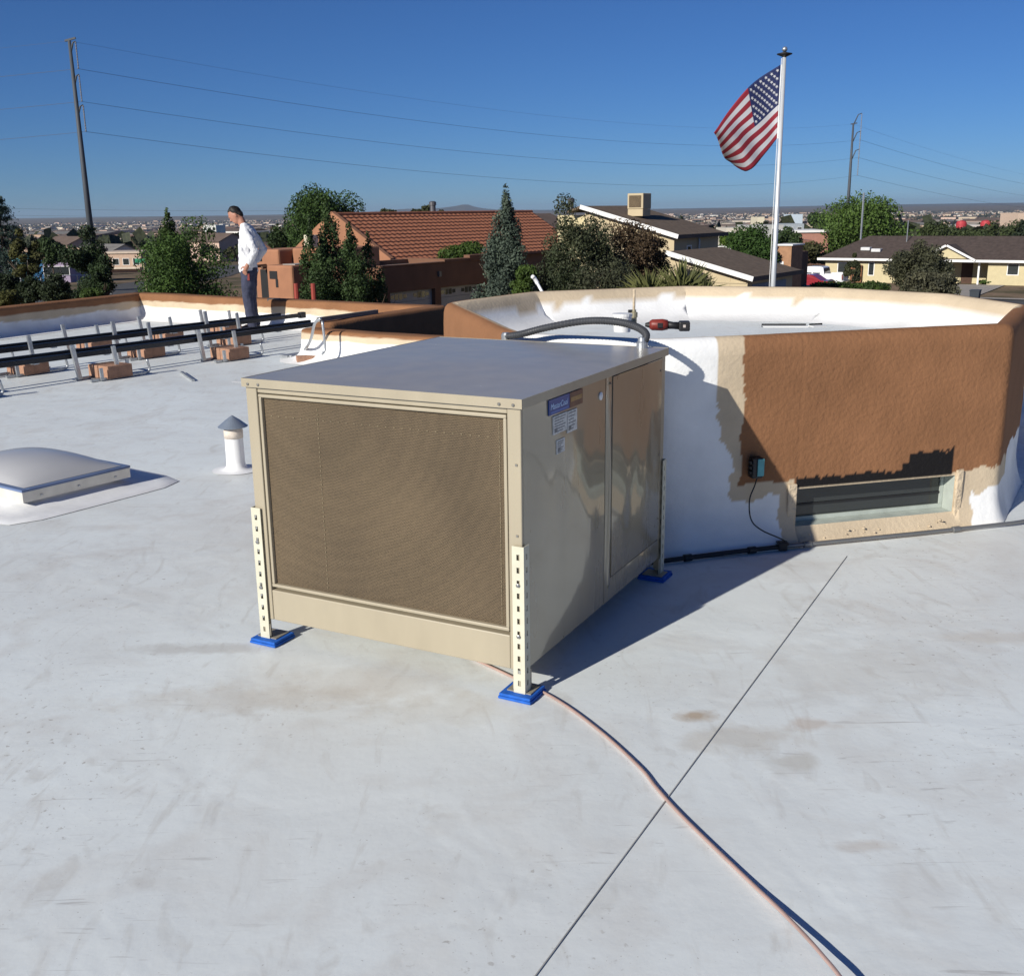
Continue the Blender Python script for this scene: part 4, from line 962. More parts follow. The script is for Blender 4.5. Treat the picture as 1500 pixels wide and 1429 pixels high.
tree('cottonwood_tree', 'large bright green tree behind the ranch house', 1214, 1324, 292, 150, (.07, .125, .028), 'round', 385, lobes=34, n=14000)
tree('shrub', 'grey green shrubby tree in front of the yellow house', 1312, 1392, 360, 72, (.062, .068, .042), 'loose', 460, lobes=30, n=9000)
tree('shrub', 'grey leaved low shrub before the porch', 1330, 1400, 398, 68, (.085, .088, .06), 'loose', 438)
tree('small_tree', 'thin small tree in front of the yellow wall near the pickup', 1240, 1262, 372, 92, (.05, .06, .03), 'loose', 420)
for a, c, y, Y, lab in ((1340, 1392, 326, 190, 'dark tree above the yellow house roof, nearest the bright green tree'), (1380, 1440, 336, 200, 'wide dark tree above the porch gable'), (1425, 1480, 330, 195, 'dark tree beyond the wing of the yellow house'), (1460, 1540, 324, 210, 'broad dark tree beyond the end of the yellow house'), (1405, 1500, 345, 180, 'low dark treetops just over the yellow house wing')):
    tree('leafy_tree', lab, a, c, y, Y, (.05, .07, .028), 'round', y+62, group='dark trees behind the yellow house')
for a, c, lab in ((1188, 1250, 'low green hedge in front of the pickup'), (1245, 1300, 'low green hedge in front of the yellow wall')):
    tree('hedge', lab, a, c, 413, 80, (.045, .08, .02), 'round', 430, sq=.5)
tree('hedge', 'low green bed under the porch window', 1438, 1486, 409, 98, (.05, .09, .02), 'round', 424, sq=.5)
for a, c, y, lab in ((552, 582, 307, 'treetop left of the flue over the red roof'), (604, 636, 302, 'treetop beside the flue over the red roof'), (636, 662, 309, 'low treetop right of the flue over the red roof'), (664, 690, 312, 'small treetop over the middle of the red roof')):
    tree('leafy_tree', lab, a, c, y, 125, (.06, .07, .035), 'loose', y+26)
tree('leafy_tree', 'dark tree patch on the far slope beside the second pole', 1186, 1222, 312, 380, DK, 'round', 334)

# yucca with sword leaves
yp = aty(982, 420, 26); gz = ground_z(yp.x, yp.y)
yu = thing('yucca', (yp.x, yp.y, gz), 'big spiky pale green yucca rising behind the rim', 'yucca')
rng_ = np.random.default_rng(7); b = MB()
for cx, cz, s, n in ((-.5, 2.95, .85, 150), (.3, 3.0, .95, 190), (.75, 2.85, .75, 130), (-.8, 2.85, .6, 90), (0, 2.8, .85, 120)):
    for i in range(n):
        a = rng_.uniform(0, 6.28); el = rng_.uniform(-.2, 1.45); l = 1.1*s*rng_.uniform(.7, 1.15)
        d = Vector((math.cos(a)*math.cos(el), math.sin(a)*math.cos(el), math.sin(el))); sd_ = d.cross(Vector((0, 0, 1))).normalized()*.036
        p0 = Vector((cx, rng_.normal(0, .2), cz)); p1 = p0+d*l*.55; p2 = p0+d*l+Vector((0, 0, -.12*l)); b.add([p0-sd_, p0+sd_, p1+sd_*.9, p2, p1-sd_*.9], [(0, 1, 2, 3, 4)])
b.build('sword_leaves', leafmat('yucca_leaf', (.17, .185, .075), .3, .3), yu)
b = MB(); b.tube([(0, 0, 0), (-.2, .1, 1.4), (-.45, 0, 2.75)], [.16, .14, .12], 8); b.tube([(.1, 0, 0), (.25, .05, 1.4), (.35, 0, 2.75)], [.16, .14, .12], 8); b.tube([(.25, .05, 1.4), (.6, 0, 2.1), (.8, 0, 2.5)], [.12, .1, .1], 8); b.tube([(-.2, .1, 1.4), (-.6, 0, 2.1), (-.85, 0, 2.55)], [.12, .1, .1], 8)
b.build('stem', m_bark, yu, None, True)

# ================================================================ POLES, WIRES, FLAG
m_pole = mat('weathered_steel', (.085, .095, .11), rough=.7, metal=.3, var=.2, vscale=.3)
def power_pole(Y, xb, yb, xt, yt, arms, rb, label):
    top = aty(xt, yt, Y); base = Vector((aty(xb, yb, Y).x, Y, 0)); base.x = top.x; base.z = ground_z(base.x, base.y)
    t = thing('transmission_pole', base, label, 'pole'); H = top.z-base.z
    MB().tube([(0, 0, 0), (0, 0, H*.5), (0, 0, H)], [rb, rb*.72, rb*.42], 12).build('shaft', m_pole, t, None, True)
    tips = []
    for (ax, ay) in arms:
        tip = aty(ax, ay, Y)-base; dz = (3.0*Y/131)
        d = tip.x; a = MB(); a.tube([(0, 0, tip.z+dz*.55), (d*.55, 0, tip.z+dz*.95), (d, 0, tip.z+dz)], [rb*.28, rb*.24, rb*.18], 6); a.build('arm', m_pole, t, None, True)
        ins = MB(); k = 10; prof = []
        for j in range(k): prof += [(rb*.13, dz*j/k), (rb*.26, dz*(j+.4)/k), (rb*.13, dz*(j+.8)/k)]
        ins.lathe(prof, (d, 0, tip.z), 8); ins.build('insulator', mat('grey_insulator', (.2, .2, .22), rough=.4), t)
        tips.append(base+tip)
    w = MB(); w.beam((-.6*rb*2, 0, H), (.9*rb*2, 0, H+.3), rb*.5, rb*.5); w.build('top_bracket', m_pole, t)
    tips.append(base+Vector((0, 0, H)))
    return tips
tp1 = power_pole(131, 134, 350, 101.5, 60, ((115, 101), (120, 149), (126, 193)), .42, 'tall dark steel transmission pole at the far left with three bracket arms')
tp2 = power_pole(330, 1239, 290, 1250, 182, ((1260, 205), (1258, 231), (1256, 257)), .62, 'distant steel transmission pole right of the flag')
m_wire = mat('wire', (.12, .13, .15), rough=.6, metal=.3)
def wire(a, c, sag, r_, label, grp=None):
    pts = []
    for i in range(25):
        u = i/24; p = a.lerp(c, u); p.z -= sag*4*u*(1-u); pts.append(p)
    tag(MB().tube(pts, r_, 5).build('power_line', m_wire, None, a), label, 'power line', grp)
nm = ['upper', 'middle', 'lower', 'thin topmost']
for i in range(4):
    rr = .02 if i < 3 else .011
    wire(tp1[i], tp2[i], 4.5, rr, nm[i]+' power line spanning between the two transmission poles')
    wire(tp1[i], tp1[i]+Vector((-190, 22, -.5)), 3.0, rr, nm[i]+' power line running left from the tall pole')
    wire(tp2[i], tp2[i]+Vector((330, 420, -12)), 6, rr*1.6, nm[i]+' power line running right from the distant pole')
for k, (y0_, y1_) in enumerate(((304, 308), (314, 317))):
    a = aty(-60, y0_, 240); c = aty(520, y1_, 300)
    wire(a, c, .4, .02, ['faint distribution wire low over the rooftops', 'lowest faint distribution wire over the rooftops'][k])
# flagpole
fx = aty(1131.5, 420, 22); fb = Vector((fx.x, 22, ground_z(fx.x, 22))); ftop = aty(1150, 84, 22)
fb.x = (fx.x+ftop.x)/2; H = ftop.z-fb.z
fp = thing('flagpole', fb, 'white metal flagpole with a dark disc finial', 'flagpole')
MB().tube([(0, 0, 0), (0, 0, H*.45), (0, 0, H)], [.06, .053, .038], 16).build('shaft', mat('white_pole', (.62, .64, .66), rough=.35, metal=.35, var=.08), fp, None, True)
MB().lathe([(.03, H), (.05, H+.01), (.145, H+.05), (.15, H+.065), (.06, H+.085), (.03, H+.1)], n=18).build('truck', m_black, fp, None, True)
MB().lathe([(.02, H+.1), (.05, H+.125), (.055, H+.15), (.04, H+.18), (.01, H+.195)], n=14).build('finial', m_galv, fp, None, True)
MB().tube([(-.085, 0, 1.2), (-.075, 0, H*.6), (-.055, 0, H-.02)], .006, 5).build('halyard', m_wpl, fp)
# flag: cloth blown left and sagging
def flag():
    zt = aty(1144, 95, 22).z; zb = aty(1141, 203, 22).z; hoist = zt-zb; px = 22/F_PX
    x_h = fb.x-.07
    def ctrl(u, v):
        # picture-plane drift of the cloth (metres), u along the fly, v down the hoist
        top = Vector((-95*px*u-6*px*math.sin(math.pi*u), 0, -93*px*u+8*px*math.sin(math.pi*u)))
        bot = Vector((-57*px*u, 0, (-34*px*min(1, u*1.35))+(-10*px*math.sin(math.pi*u))))
        p = top.lerp(bot, v)
        y = .22*math.sin(u*5.2+v*2.4)*u**.6+.12*math.sin(u*11+v*4)*u+(-.35*u*(1-v)*.6)
        s = .05*math.sin(u*7.5+v*6)*u
        return Vector((x_h+p.x, 22+y, zt-hoist*v+p.z+s))
    NU, ROWS = 40, 13
    rd, wt, bl = (.24, .016, .03), (.5, .5, .53), (.012, .02, .085)
    m3 = [mat('flag_red', rd, rough=.8, var=.08), mat('flag_white', wt, rough=.8, var=.05), mat('flag_blue', bl, rough=.8, var=.08)]
    b = MB(); sub = 3; nv = ROWS*sub
    vs = [ctrl(i/NU, j/nv) for j in range(nv+1) for i in range(NU+1)]; b.v = [tuple(v) for v in vs]
    for j in range(nv):
        for i in range(NU):
            b.f.append((j*(NU+1)+i, j*(NU+1)+i+1, (j+1)*(NU+1)+i+1, (j+1)*(NU+1)+i)); row = j//sub
            b.m.append(2 if row < 7 and i < NU*.4 else (0 if row % 2 == 0 else 1))
    o0 = Vector((x_h, 22, zb)); t = thing('flag', o0, 'large red, white and blue striped flag blowing left from the flagpole', 'flag')
    o = b.build('cloth', m3, t, o0, True); sl = o.modifiers.new('thick', 'SOLIDIFY'); sl.thickness = .004; sl.offset = 0
    m_star = mat('star_white', (.5, .5, .53), rough=.8)
    for r_ in range(9):
        for k in range(6 if r_ % 2 == 0 else 5):
            u = .4*((k*2+1+(r_ % 2))/12); v = (7/13)*((r_+1)/10)
            c = ctrl(u, v); du = (ctrl(u+.01, v)-c).normalized(); dv = (ctrl(u, v+.01)-c); dv = (dv-du*dv.dot(du)).normalized(); n = du.cross(dv); pts = []
            for s in (-1, 1):
                for q in range(10):
                    a = math.pi*q/5; rr = .036 if q % 2 == 0 else .015; pts.append(c+n*.008*s+(-dv*math.cos(a)+du*math.sin(a))*rr)
            b = MB(); b.add(pts, [tuple(range(9, -1, -1)), tuple(range(10, 20))]+[(q, (q+1) % 10, 10+(q+1) % 10, 10+q) for q in range(10)]); b.build('star', m_star, t, o0)
    MB().tube([ctrl(0, 0)+Vector((.02, 0, 0)), ctrl(0, .5)+Vector((.012, 0, 0)), ctrl(0, 1)+Vector((.02, 0, 0))], .012, 6).build('header', m_wpl, t, o0)
flag()
# ================================================================ NEIGHBOURING HOUSES (on the street grid: local x = across QV, y = along EV)
def house(name, px, py, Y, label, z=None):
    p = aty(px, py, Y); g = ground_z(p.x, p.y) if z is None else z
    t = thing(name, (p.x, p.y, g), label, 'house', GRID); return t, p.z-g
def sub(name, parent, loc=(0, 0, 0), rz=0.):
    o = bpy.data.objects.new(name, None); COL.objects.link(o); o.parent = parent; o.location = loc; o.rotation_euler = (0, 0, rz); return o
def win(parent, x0, x1, z0, z1, y, axis='y', frame=None, sgn=-1):
    """window on a face at y (axis y, facing -y) or x=y (axis x): frame proud, pane recessed"""
    fm = frame or m_wpl; f = .07
    def bx(b, a0, a1, c0, c1, d0, d1):
        if axis == 'y': b.box(a0, a1, min(y+sgn*d0, y+sgn*d1), max(y+sgn*d0, y+sgn*d1), c0, c1)
        else: b.box(min(y+sgn*d0, y+sgn*d1), max(y+sgn*d0, y+sgn*d1), a0, a1, c0, c1)
        return b
    b = MB(); bx(b, x0, x1, z0, z0+f, -.02, .05); bx(b, x0, x1, z1-f, z1, -.02, .05); bx(b, x0, x0+f, z0+f, z1-f, -.02, .049); bx(b, x1-f, x1, z0+f, z1-f, -.02, .049)
    w = b.build('window', fm, parent); bx(MB(), x0+f, x1-f, z0+f, z1-f, -.02, .015).build('pane', m_glass, w); return w
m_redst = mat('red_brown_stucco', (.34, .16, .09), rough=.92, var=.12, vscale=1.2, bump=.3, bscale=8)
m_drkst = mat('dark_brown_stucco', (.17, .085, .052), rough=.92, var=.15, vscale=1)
m_tile = mat('clay_tile', (.38, .145, .075), rough=.85, var=.25, vscale=5, detail=8)
# --- red tile roof house
t, ez = house('tile_roof_house', 568, 381, 70, 'stucco house with a long red clay tile roof', None)
LG, HD, RZ = 24.0, 4.6, ez+2.85
MB().box(-2*HD+.3, -.35, .3, LG-.3, -1, ez-.12).build('wall', m_redst, t)
b = MB(); b.prism([(0, 0), (0, .0)], 0, 0) if False else None
b = MB()
for y in (-.02,):
    b.add([(.45, -.25, -1), (.45, .12, -1), (-2*HD, .12, -1), (-2*HD, -.25, -1), (.45, -.25, ez+.12), (.45, .12, ez+.12), (-HD, .12, RZ+.28), (-HD, -.25, RZ+.28), (-2*HD, .12, ez+.12), (-2*HD, -.25, ez+.12)],
          [(0, 4, 7, 9, 3), (1, 2, 8, 6, 5), (0, 1, 5, 4), (4, 5, 6, 7), (7, 6, 8, 9), (3, 9, 8, 2), (0, 3, 2, 1)])
b.build('gable_parapet', m_redst, t)
rf = sub('roof', t)
nco = 13
for s in (1, -1):
    for k in range(nco):
        u0, u1 = k/nco, (k+1)/nco+.012
        xa = -HD+s*(HD+.5)*(1-u0); xb = -HD+s*(HD+.5)*(1-u1); za = ez-.15+(RZ-ez+.15)*u0; zb_ = ez-.15+(RZ-ez+.15)*u1
        if s == 1 or k > nco-3:
            b = MB(); n_ = 44 if s == 1 else 2; vs = []
            for i in range(n_*2+1):
                y = .13+(LG-.1)*i/(n_*2); r_ = .045 if i % 2 else 0
                vs += [(xa, y, za+.11+r_), (xb, y, zb_+.03+r_), (xa, y, za-.04)]
            b.add(vs, [(i*3, i*3+3, i*3+4, i*3+1) for i in range(n_*2)]+[(i*3+2, i*3+5, i*3+3, i*3) for i in range(n_*2)])
            b.build('tile_course', m_tile, rf)
MB().slab([(.45, .14, ez-.2), (.45, LG+.02, ez-.2), (-HD, LG+.02, RZ-.05), (-HD, .14, RZ-.05)], .08).build('roof_deck', m_drkst, rf)
MB().slab([(-2*HD-.45, .14, ez-.2), (-2*HD-.45, LG+.02, ez-.2), (-HD, LG+.02, RZ-.05), (-HD, .14, RZ-.05)], .08).build('roof_deck', m_drkst, rf)
MB().tube([(-HD, .13, RZ+.08), (-HD, LG, RZ+.08)], .13, 8).build('ridge_cap', m_tile, rf)
def flue(parent, x, y, z, h, r_):
    MB().lathe([(r_, z), (r_, z+h*.75), (r_*1.25, z+h*.76), (r_*1.25, z+h*.95), (r_*.6, z+h)], (x, y, 0), 12).build('flue', mat('flue_metal', (.12, .12, .13), rough=.5, metal=.5), parent)
flue(rf, -HD-.5, 11.2, RZ-.3, 1.25, .22)
win(t, .8, 2.7, ez-1.5, ez-.3, .0-.35, 'x', m_drkst, 1); win(t, 14, 15.6, ez-1.5, ez-.4, -.35, 'x', m_wpl, 1)
MB().box(-.349, -.3, 3.2, 5.4, ez-1.6, ez-.25).build('pale_panel', mat('pale_stucco', (.5, .36, .27), rough=.9), t)
# --- garage block in front, facing QV
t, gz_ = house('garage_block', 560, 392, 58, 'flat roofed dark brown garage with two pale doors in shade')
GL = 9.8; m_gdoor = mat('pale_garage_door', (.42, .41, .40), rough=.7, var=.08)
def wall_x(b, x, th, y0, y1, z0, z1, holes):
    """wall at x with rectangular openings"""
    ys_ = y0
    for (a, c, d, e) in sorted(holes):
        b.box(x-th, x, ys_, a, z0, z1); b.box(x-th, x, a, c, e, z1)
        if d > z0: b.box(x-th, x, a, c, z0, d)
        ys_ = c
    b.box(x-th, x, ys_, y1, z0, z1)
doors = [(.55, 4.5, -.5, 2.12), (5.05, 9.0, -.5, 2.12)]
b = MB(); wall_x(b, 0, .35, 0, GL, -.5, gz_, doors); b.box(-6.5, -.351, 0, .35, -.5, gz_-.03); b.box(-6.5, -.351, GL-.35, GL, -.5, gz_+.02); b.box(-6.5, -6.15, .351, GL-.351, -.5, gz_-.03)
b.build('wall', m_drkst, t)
b = MB(); b.bbox(-.42, .05, -.05, GL*.55, gz_+.001, gz_+.09, .03); b.bbox(-.42, .05, GL*.55+.01, GL*.8, gz_+.001, gz_+.2, .03); b.bbox(-.42, .05, GL*.8+.01, GL+.05, gz_+.001, gz_+.36, .03); b.build('coping', m_drkst, t)
MB().box(-6.14, -.352, .352, GL-.352, gz_-.35, gz_-.3).build('flat_roof', mat('grey_roofing', (.25, .24, .23), rough=.9), t)
for a, c, d, e in doors:
    dr_ = sub('garage_door', t, (-.25, (a+c)/2, 0)); w = (c-a)/2-.01
    for k in range(4): MB().bbox(-.04, .0, -w, w, -.2+k*.575, -.2+k*.575+.565, .012).build('door_panel', m_gdoor, dr_)
    for s in (-1, 1):
        for q in range(4):
            yy = s*w*.5+(q-1.5)*.36; hh = .10+.09*(1-abs(q-1.5-.0*s)/1.6); ang = (q-1.5)*.2
            MB().obox((.004, yy, 1.83), Vector((.006, 0, 0)), Vector((0, .15, .02*ang)), Vector((0, -.02*ang, hh))).build('fan_window', m_glass, dr_)
MB().box(.001, .14, GL/2-.12, GL/2+.08, gz_-.75, gz_-.45).build('wall_lamp', mat('lamp_metal', (.2, .18, .16), rough=.5), t)
# --- tan two storey gable house
m_tansid = mat('tan_siding', (.50, .41, .265), rough=.8, var=.08, vscale=.8)
m_brroof = mat('brown_shingle', (.135, .098, .07), rough=.95, var=.3, vscale=4, detail=8)
m_fascia = mat('white_fascia', (.78, .77, .75), rough=.6, var=.05)
def shed_house(px, py, Y, run, depth, slope, label, name, left=None):
    """corner at px,py; roof climbs towards -x with a white fascia on the front (-y) face"""
    t, h = house(name, px, py, Y, label); o = .45
    zt = h+run*slope
    b = MB(); b.add([(-.3, 0, -.6), (-run, 0, -.6), (-run, 0, zt-.22), (-.3, 0, h-.17), (-.3, depth, -.6), (-run, depth, -.6), (-run, depth, zt-.22), (-.3, depth, h-.17)], [(0, 3, 2, 1), (4, 5, 6, 7), (0, 4, 7, 3), (1, 2, 6, 5), (3, 7, 6, 2), (0, 1, 5, 4)])
    b.build('wall', m_tansid, t)
    rf = MB().slab([(.12, -o, h-.11), (.12, depth+o, h-.11), (-run-.1, depth+o, zt-.03), (-run-.1, -o, zt-.03)], .12); rf = rf.build('roof', m_brroof, t)
    MB().slab([(-run-1.0, -o, zt-.3), (-run-1.0, depth+o, zt-.3), (-run-.12, depth+o, zt-.035), (-run-.12, -o, zt-.035)], .12).build('rear_slope', m_brroof, rf)
    d = Vector((-run-.22, 0, zt-h+.08)).normalized(); n = Vector((-d.z, 0, d.x)); n = n if n.z > 0 else -n
    c = Vector((.06-run/2, -o-.03, (h+zt)/2-.12)); MB().obox(c, d*(run/2/abs(d.x)+.12), Vector((0, .026, 0)), n*.12).build('fascia', m_fascia, rf)
    MB().box(.121, .16, -o, depth+o, h-.28, h-.06).build('eave_board', mat('brown_eave', (.12, .09, .07), rough=.8), rf)
    b = MB()
    k = 1.22
    while k < run: b.box(-k-.012, -k+.012, -.018, -.001, -.4, h+k*slope-.3); k += 1.22
    b.build('siding_batten', m_tansid, t)
    return t, h, zt, rf
t, h, zt, rf = shed_house(995, 342, 60, 6.1, 6.0, .262, 'tall tan gable house with white fascia and brown shingle roof', 'gable_house')
MB().box(-8.2, -6.11, .3, 5.5, -.6, zt-.55).build('wing', mat('pale_yellow_stucco', (.58, .5, .30), rough=.9, var=.08), t)
flue(t, -7.8, 1.2, zt-.55, 1.0, .17)
win(t, 1.6, 2.2, h-1.9, h-.7, -.3, 'x', m_wpl, 1)
MB().tube([(-.27, 3.1, h-.2), (-.2, 3.1, h-.5), (-.2, 3.1, h-3)], .06, 8).build('downpipe', m_galv, t)
c0 = sub('none', t); bpy.data.objects.remove(c0)
cp = t.matrix_basis @ Vector((-3.7, 2.2, 0)); rz_ = h+3.7*.262
rc = thing('rooftop_cooler', (cp.x, cp.y, t.location.z+rz_-.05), 'small tan rooftop cooler on the brown shingle roof of the gable house', 'cooler', GRID)
MB().bbox(-.5, .5, -.5, .5, .02, .42, .03).build('base', m_tansid, rc); MB().bbox(-.52, .52, -.52, .52, .43, 1.32, .04).build('cabinet', m_tansid, rc)
MB().bbox(-.4, .4, -.535, -.521, .52, 1.2, .006).build('pad', m_pad, rc)
# attached lower garage
t, h, zt, rf = shed_house(1104, 403, 52, 4.5, 6.2, .25, 'lower tan garage with white fascia in front of the gable house', 'garage')
MB().box(-.305, -.27, .6, 5.2, -.4, h-.5).build('garage_door', mat('grey_blue_door', (.2, .24, .3), rough=.6), t)
b = MB(); b.box(-4.3, -.35, -.04, -.012, h-.42, h-.36); b.box(-2.2, -2.14, -.04, -.012, .2, h-.43); b.build('trim', m_tansid, t)
# --- adobe house at left
t, h = house('adobe_house', 427, 389, 58, 'reddish brown adobe house with stepped flat roofs behind the man')
p0 = t.location.copy()
def ab(x0, x1, y0, y1, z1, nm='block'): return MB().bbox(x0, x1, y0, y1, -.6, z1, .12).build(nm, m_redst, t)
H2 = aty(391, 364, 62).z-p0.z
ab(-2.0, 0, 0, 3.2, h); ab(-3.3, -.25, 3.25, 7.5, H2); 
bk = ab(-5.4, -3.32, 2.2, 7.2, H2-.05); b = MB(); b.add([(-5.4, 2.2, H2-.06), (-5.4, 2.7, H2-.06), (-4.3, 2.7, H2-.06), (-4.3, 2.2, H2-.06), (-5.4, 2.2, H2+.42), (-5.4, 2.7, H2+.42)], [(0, 4, 3), (1, 2, 5), (0, 1, 5, 4), (4, 5, 2, 3), (0, 3, 2, 1)]); b.build('parapet_wedge', m_redst, t)
MB().bbox(-1.75, -1.15, -.03, .05, h-.75, h-.32, .01).build('window', m_dark, t); MB().bbox(-1.3, -1.12, -.031, .05, h-1.2, h-.751, .01).build('window', m_dark, t)  # flat dark plates laid in the form of the window's L-shaped shadow
MB().bbox(-4.9, -3.7, 2.15, 2.4, H2-3.6, H2-1.2, .03).build('doorway', m_dark, t)
MB().bbox(-5.1, -4.7, 2.17, 2.3, H2-.75, H2-.42, .02).build('vent_opening', m_dark, t)
m_log = mat('viga_log', (.12, .07, .045), rough=.9)
for x, z in ((-4.4, -.95), (-3.9, -1.02), (-3.4, -1.08), (-2.8, -1.1), (-1.9, -.98), (-1.3, -.98)): MB().tube([(x, 3.3, H2+z), (x, 1.4, H2+z-.03)], .09, 8).build('viga', m_log, t)
MB().box(-1.1, -.15, .4, 2.4, h+.0, h+.05).build('deck_board', m_conc, t)
# cooler on a mast of roof between the junipers
p = aty(456, 356, 64); t = thing('rooftop_cooler', (p.x, p.y, p.z-.45), 'cream louvred cooler box standing between the junipers', 'cooler', GRID)
m_cream = mat('cream_metal', (.62, .58, .45), rough=.6, var=.06)
MB().bbox(-.3, .3, -.3, .3, 0, .92, .03).build('cabinet', m_cream, t)
b = MB()
for k in range(9): b.box(-.24, .24, -.315, -.301, .1+k*.085, .15+k*.085)
b.build('louvre', mat('cream_louvre', (.5, .46, .35), rough=.7), t)
MB().box(-.45, .45, -.4, .8, -3.5, -.01).build('chase', m_redst, t)
# red posts by the junipers
for x, lab in ((434, 'short red gate post left of the junipers'), (459, 'short red gate post right of the juniper gap')):
    p = aty(x, 425, 40); g = ground_z(p.x, p.y); tag(MB().tube([(p.x, p.y, g), (p.x, p.y, p.z+.25)], .09, 8).build('gate_post', mat('red_post', (.30, .05, .035), rough=.7), None, (p.x, p.y, g)), lab, 'post')
# --- brick bits behind the garage
m_brick = mat('orange_brick', (.36, .2, .115), rough=.9, var=.2, vscale=3)
t, h = house('brick_wall_block', 1082, 361, 76, 'low orange brick block with a white coping'); MB().box(-1.75, 0, 0, 3, -.5, h-.3).build('wall', m_brick, t); MB().bbox(-1.85, .1, -.1, 3.1, h-.299, h, .02).build('coping', m_fascia, t)
t, h = house('brick_house', 1160, 358, 73, 'narrow brick house end with a white garage door')
b = MB(); b.box(-1.25, 0, 0, 2.2, -.5, h-.1); b.build('wall', m_brick, t); MB().bbox(-1.35, .1, -.1, 2.3, h-.099, h, .02).build('coping', m_fascia, t)
MB().bbox(-1.2, -.5, -.06, -.005, -.3, h-1.15, .01).build('garage_door', m_fascia, t); MB().box(-8, -1.26, .8, 7, -.5, h-.7).build('wing', m_drkst, t)
# wooden yard fence behind the pickup, each board its own part
a = aty(1160, 412, 108); t = thing('yard_fence', (a.x, a.y, ground_z(a.x, a.y)), 'dark brown board fence behind the white pickup', 'fence', GRID)
m_fence = mat('dark_fence', (.09, .05, .035), rough=.9, var=.25)
for k in range(34): MB().box(k*.24, k*.24+.22, -.03, .0, 0, 1.75+.03*((k*5) % 3)).build('board', m_fence, t)
# --- yellow ranch house
m_yel = mat('pale_yellow_render', (.54, .465, .285), rough=.85, var=.06)
m_dkroof = mat('dark_shingle', (.075, .055, .048), rough=.95, var=.3, vscale=3, detail=8)
t, ez = house('ranch_house', 1204, 376, 106, 'pale yellow ranch house with a dark brown shingle roof and porch')
def wall_y(b, y, th, x0, x1, z0, z1, holes):
    xs = x0
    for (a, c, d, e) in sorted(holes):
        b.box(xs, a, y, y+th, z0, z1); b.box(a, c, y, y+th, e, z1)
        if d > z0: b.box(a, c, y, y+th, z0, d)
        xs = c
    b.box(xs, x1, y, y+th, z0, z1)
XA, XB, XC = 8.2, 12.2, 23.0
b = MB(); wall_y(b, 0, .2, .4, XA, -.5, ez-.1, [(1.6, 2.6, .9, 1.9), (4.6, 5.2, .7, 2.0), (6.5, 7.3, .9, 2.0)]); wall_y(b, 0, .2, XB+3.2, XC, -.5, ez-.1, [(XB+4.8, XB+5.8, 1.0, 2.05), (XB+8.4, XB+9.4, 1.0, 2.05)])
b.box(.4, .6, .201, 9, -.5, ez-.1); b.box(XC-.2, XC, .201, 9, -.5, ez-.1); b.box(.601, XC-.201, 8.8, 9, -.5, ez-.1); b.box(XA, XB+3.2, 2.6, 2.8, -.5, ez-.1); b.box(XA-.2, XA-.001, .201, 2.59, -.5, ez-.1); b.box(XB+3.201, XB+3.4, .201, 2.59, -.5, ez-.1)
b.build('wall', m_yel, t)
for a, c, d, e in ((1.6, 2.6, .9, 1.9), (4.6, 5.2, .7, 2.0), (6.5, 7.3, .9, 2.0), (XB+4.8, XB+5.8, 1.0, 2.05), (XB+8.4, XB+9.4, 1.0, 2.05)): win(t, a, c, d, e, .05, 'y', m_fascia)
win(t, XA+2.2, XA+3.6, .7, 2.0, 2.6, 'y', m_fascia); MB().box(XA+4.4, XA+5.4, 2.55, 2.599, -.2, 2.05).build('door', m_fence, t)
for x in (XA+.9, XA+3.5, XA+6.4): MB().bbox(x-.08, x+.08, .1, .26, -.4, ez-.1, .01).build('porch_post', m_fascia, t)
rz = ez+1.9; rf = sub('roof', t)
b = MB(); y0_, y1_, ym = -.6, 9.6, 4.5
b.slab([(-.2, y0_, ez-.1), (XC+.6, y0_, ez-.1), (XC+.6, ym, rz), (3.2, ym, rz)], .14); b.build('front_slope', m_dkroof, rf)
MB().slab([(-.2, y1_, ez-.1), (XC+.6, y1_, ez-.1), (XC+.6, ym+.02, rz-.005), (3.2, ym+.02, rz-.005)], .14).build('back_slope', m_dkroof, rf)
MB().slab([(-.22, y0_+.05, ez-.1), (-.22, y1_-.05, ez-.1), (3.15, ym, rz-.01)], .14).build('hip_end', m_dkroof, rf)
MB().box(-.25, XC+.65, y0_-.05, y0_-.005, ez-.3, ez-.08).build('fascia', m_fascia, rf)
# porch gable
gx, gw, gh = XA+3.6, 2.3, 1.15
b = MB(); b.add([(gx-gw, -.35, ez-.05), (gx+gw, -.35, ez-.05), (gx, -.35, ez+gh), (gx-gw, 3, ez-.05), (gx+gw, 3, ez-.05), (gx, 3, ez+gh)], [(0, 1, 2), (3, 5, 4), (0, 2, 5, 3), (1, 4, 5, 2)]); b.build('porch_gable', m_yel, rf)
MB().slab([(gx-gw-.3, -.75, ez-.08), (gx, -.75, ez+gh+.1), (gx, 4, ez+gh+.1), (gx-gw-.3, 4, ez-.08)], .1).build('porch_slope', m_dkroof, rf)
MB().slab([(gx+gw+.3, -.75, ez-.08), (gx+.01, -.75, ez+gh+.1), (gx+.01, 4, ez+gh+.1), (gx+gw+.3, 4, ez-.08)], .1).build('porch_slope', m_dkroof, rf)
for s in (-1, 1): MB().beam((gx+s*(gw+.3), -.78, ez-.14), (gx+s*.03, -.78, ez+gh+.03), .05, .18).build('barge_board', m_fascia, rf)
for x, y in ((3.9, 1.4), (5.0, 1.1)):
    z = ez-.1+(rz-ez+.1)*(y+.6)/(ym+.6); MB().bbox(x-.45, x+.45, y-.45, y+.45, z-.1, z+.22, .06).build('roof_skylight', mat('pale_acrylic', (.6, .6, .6), rough=.3), rf)
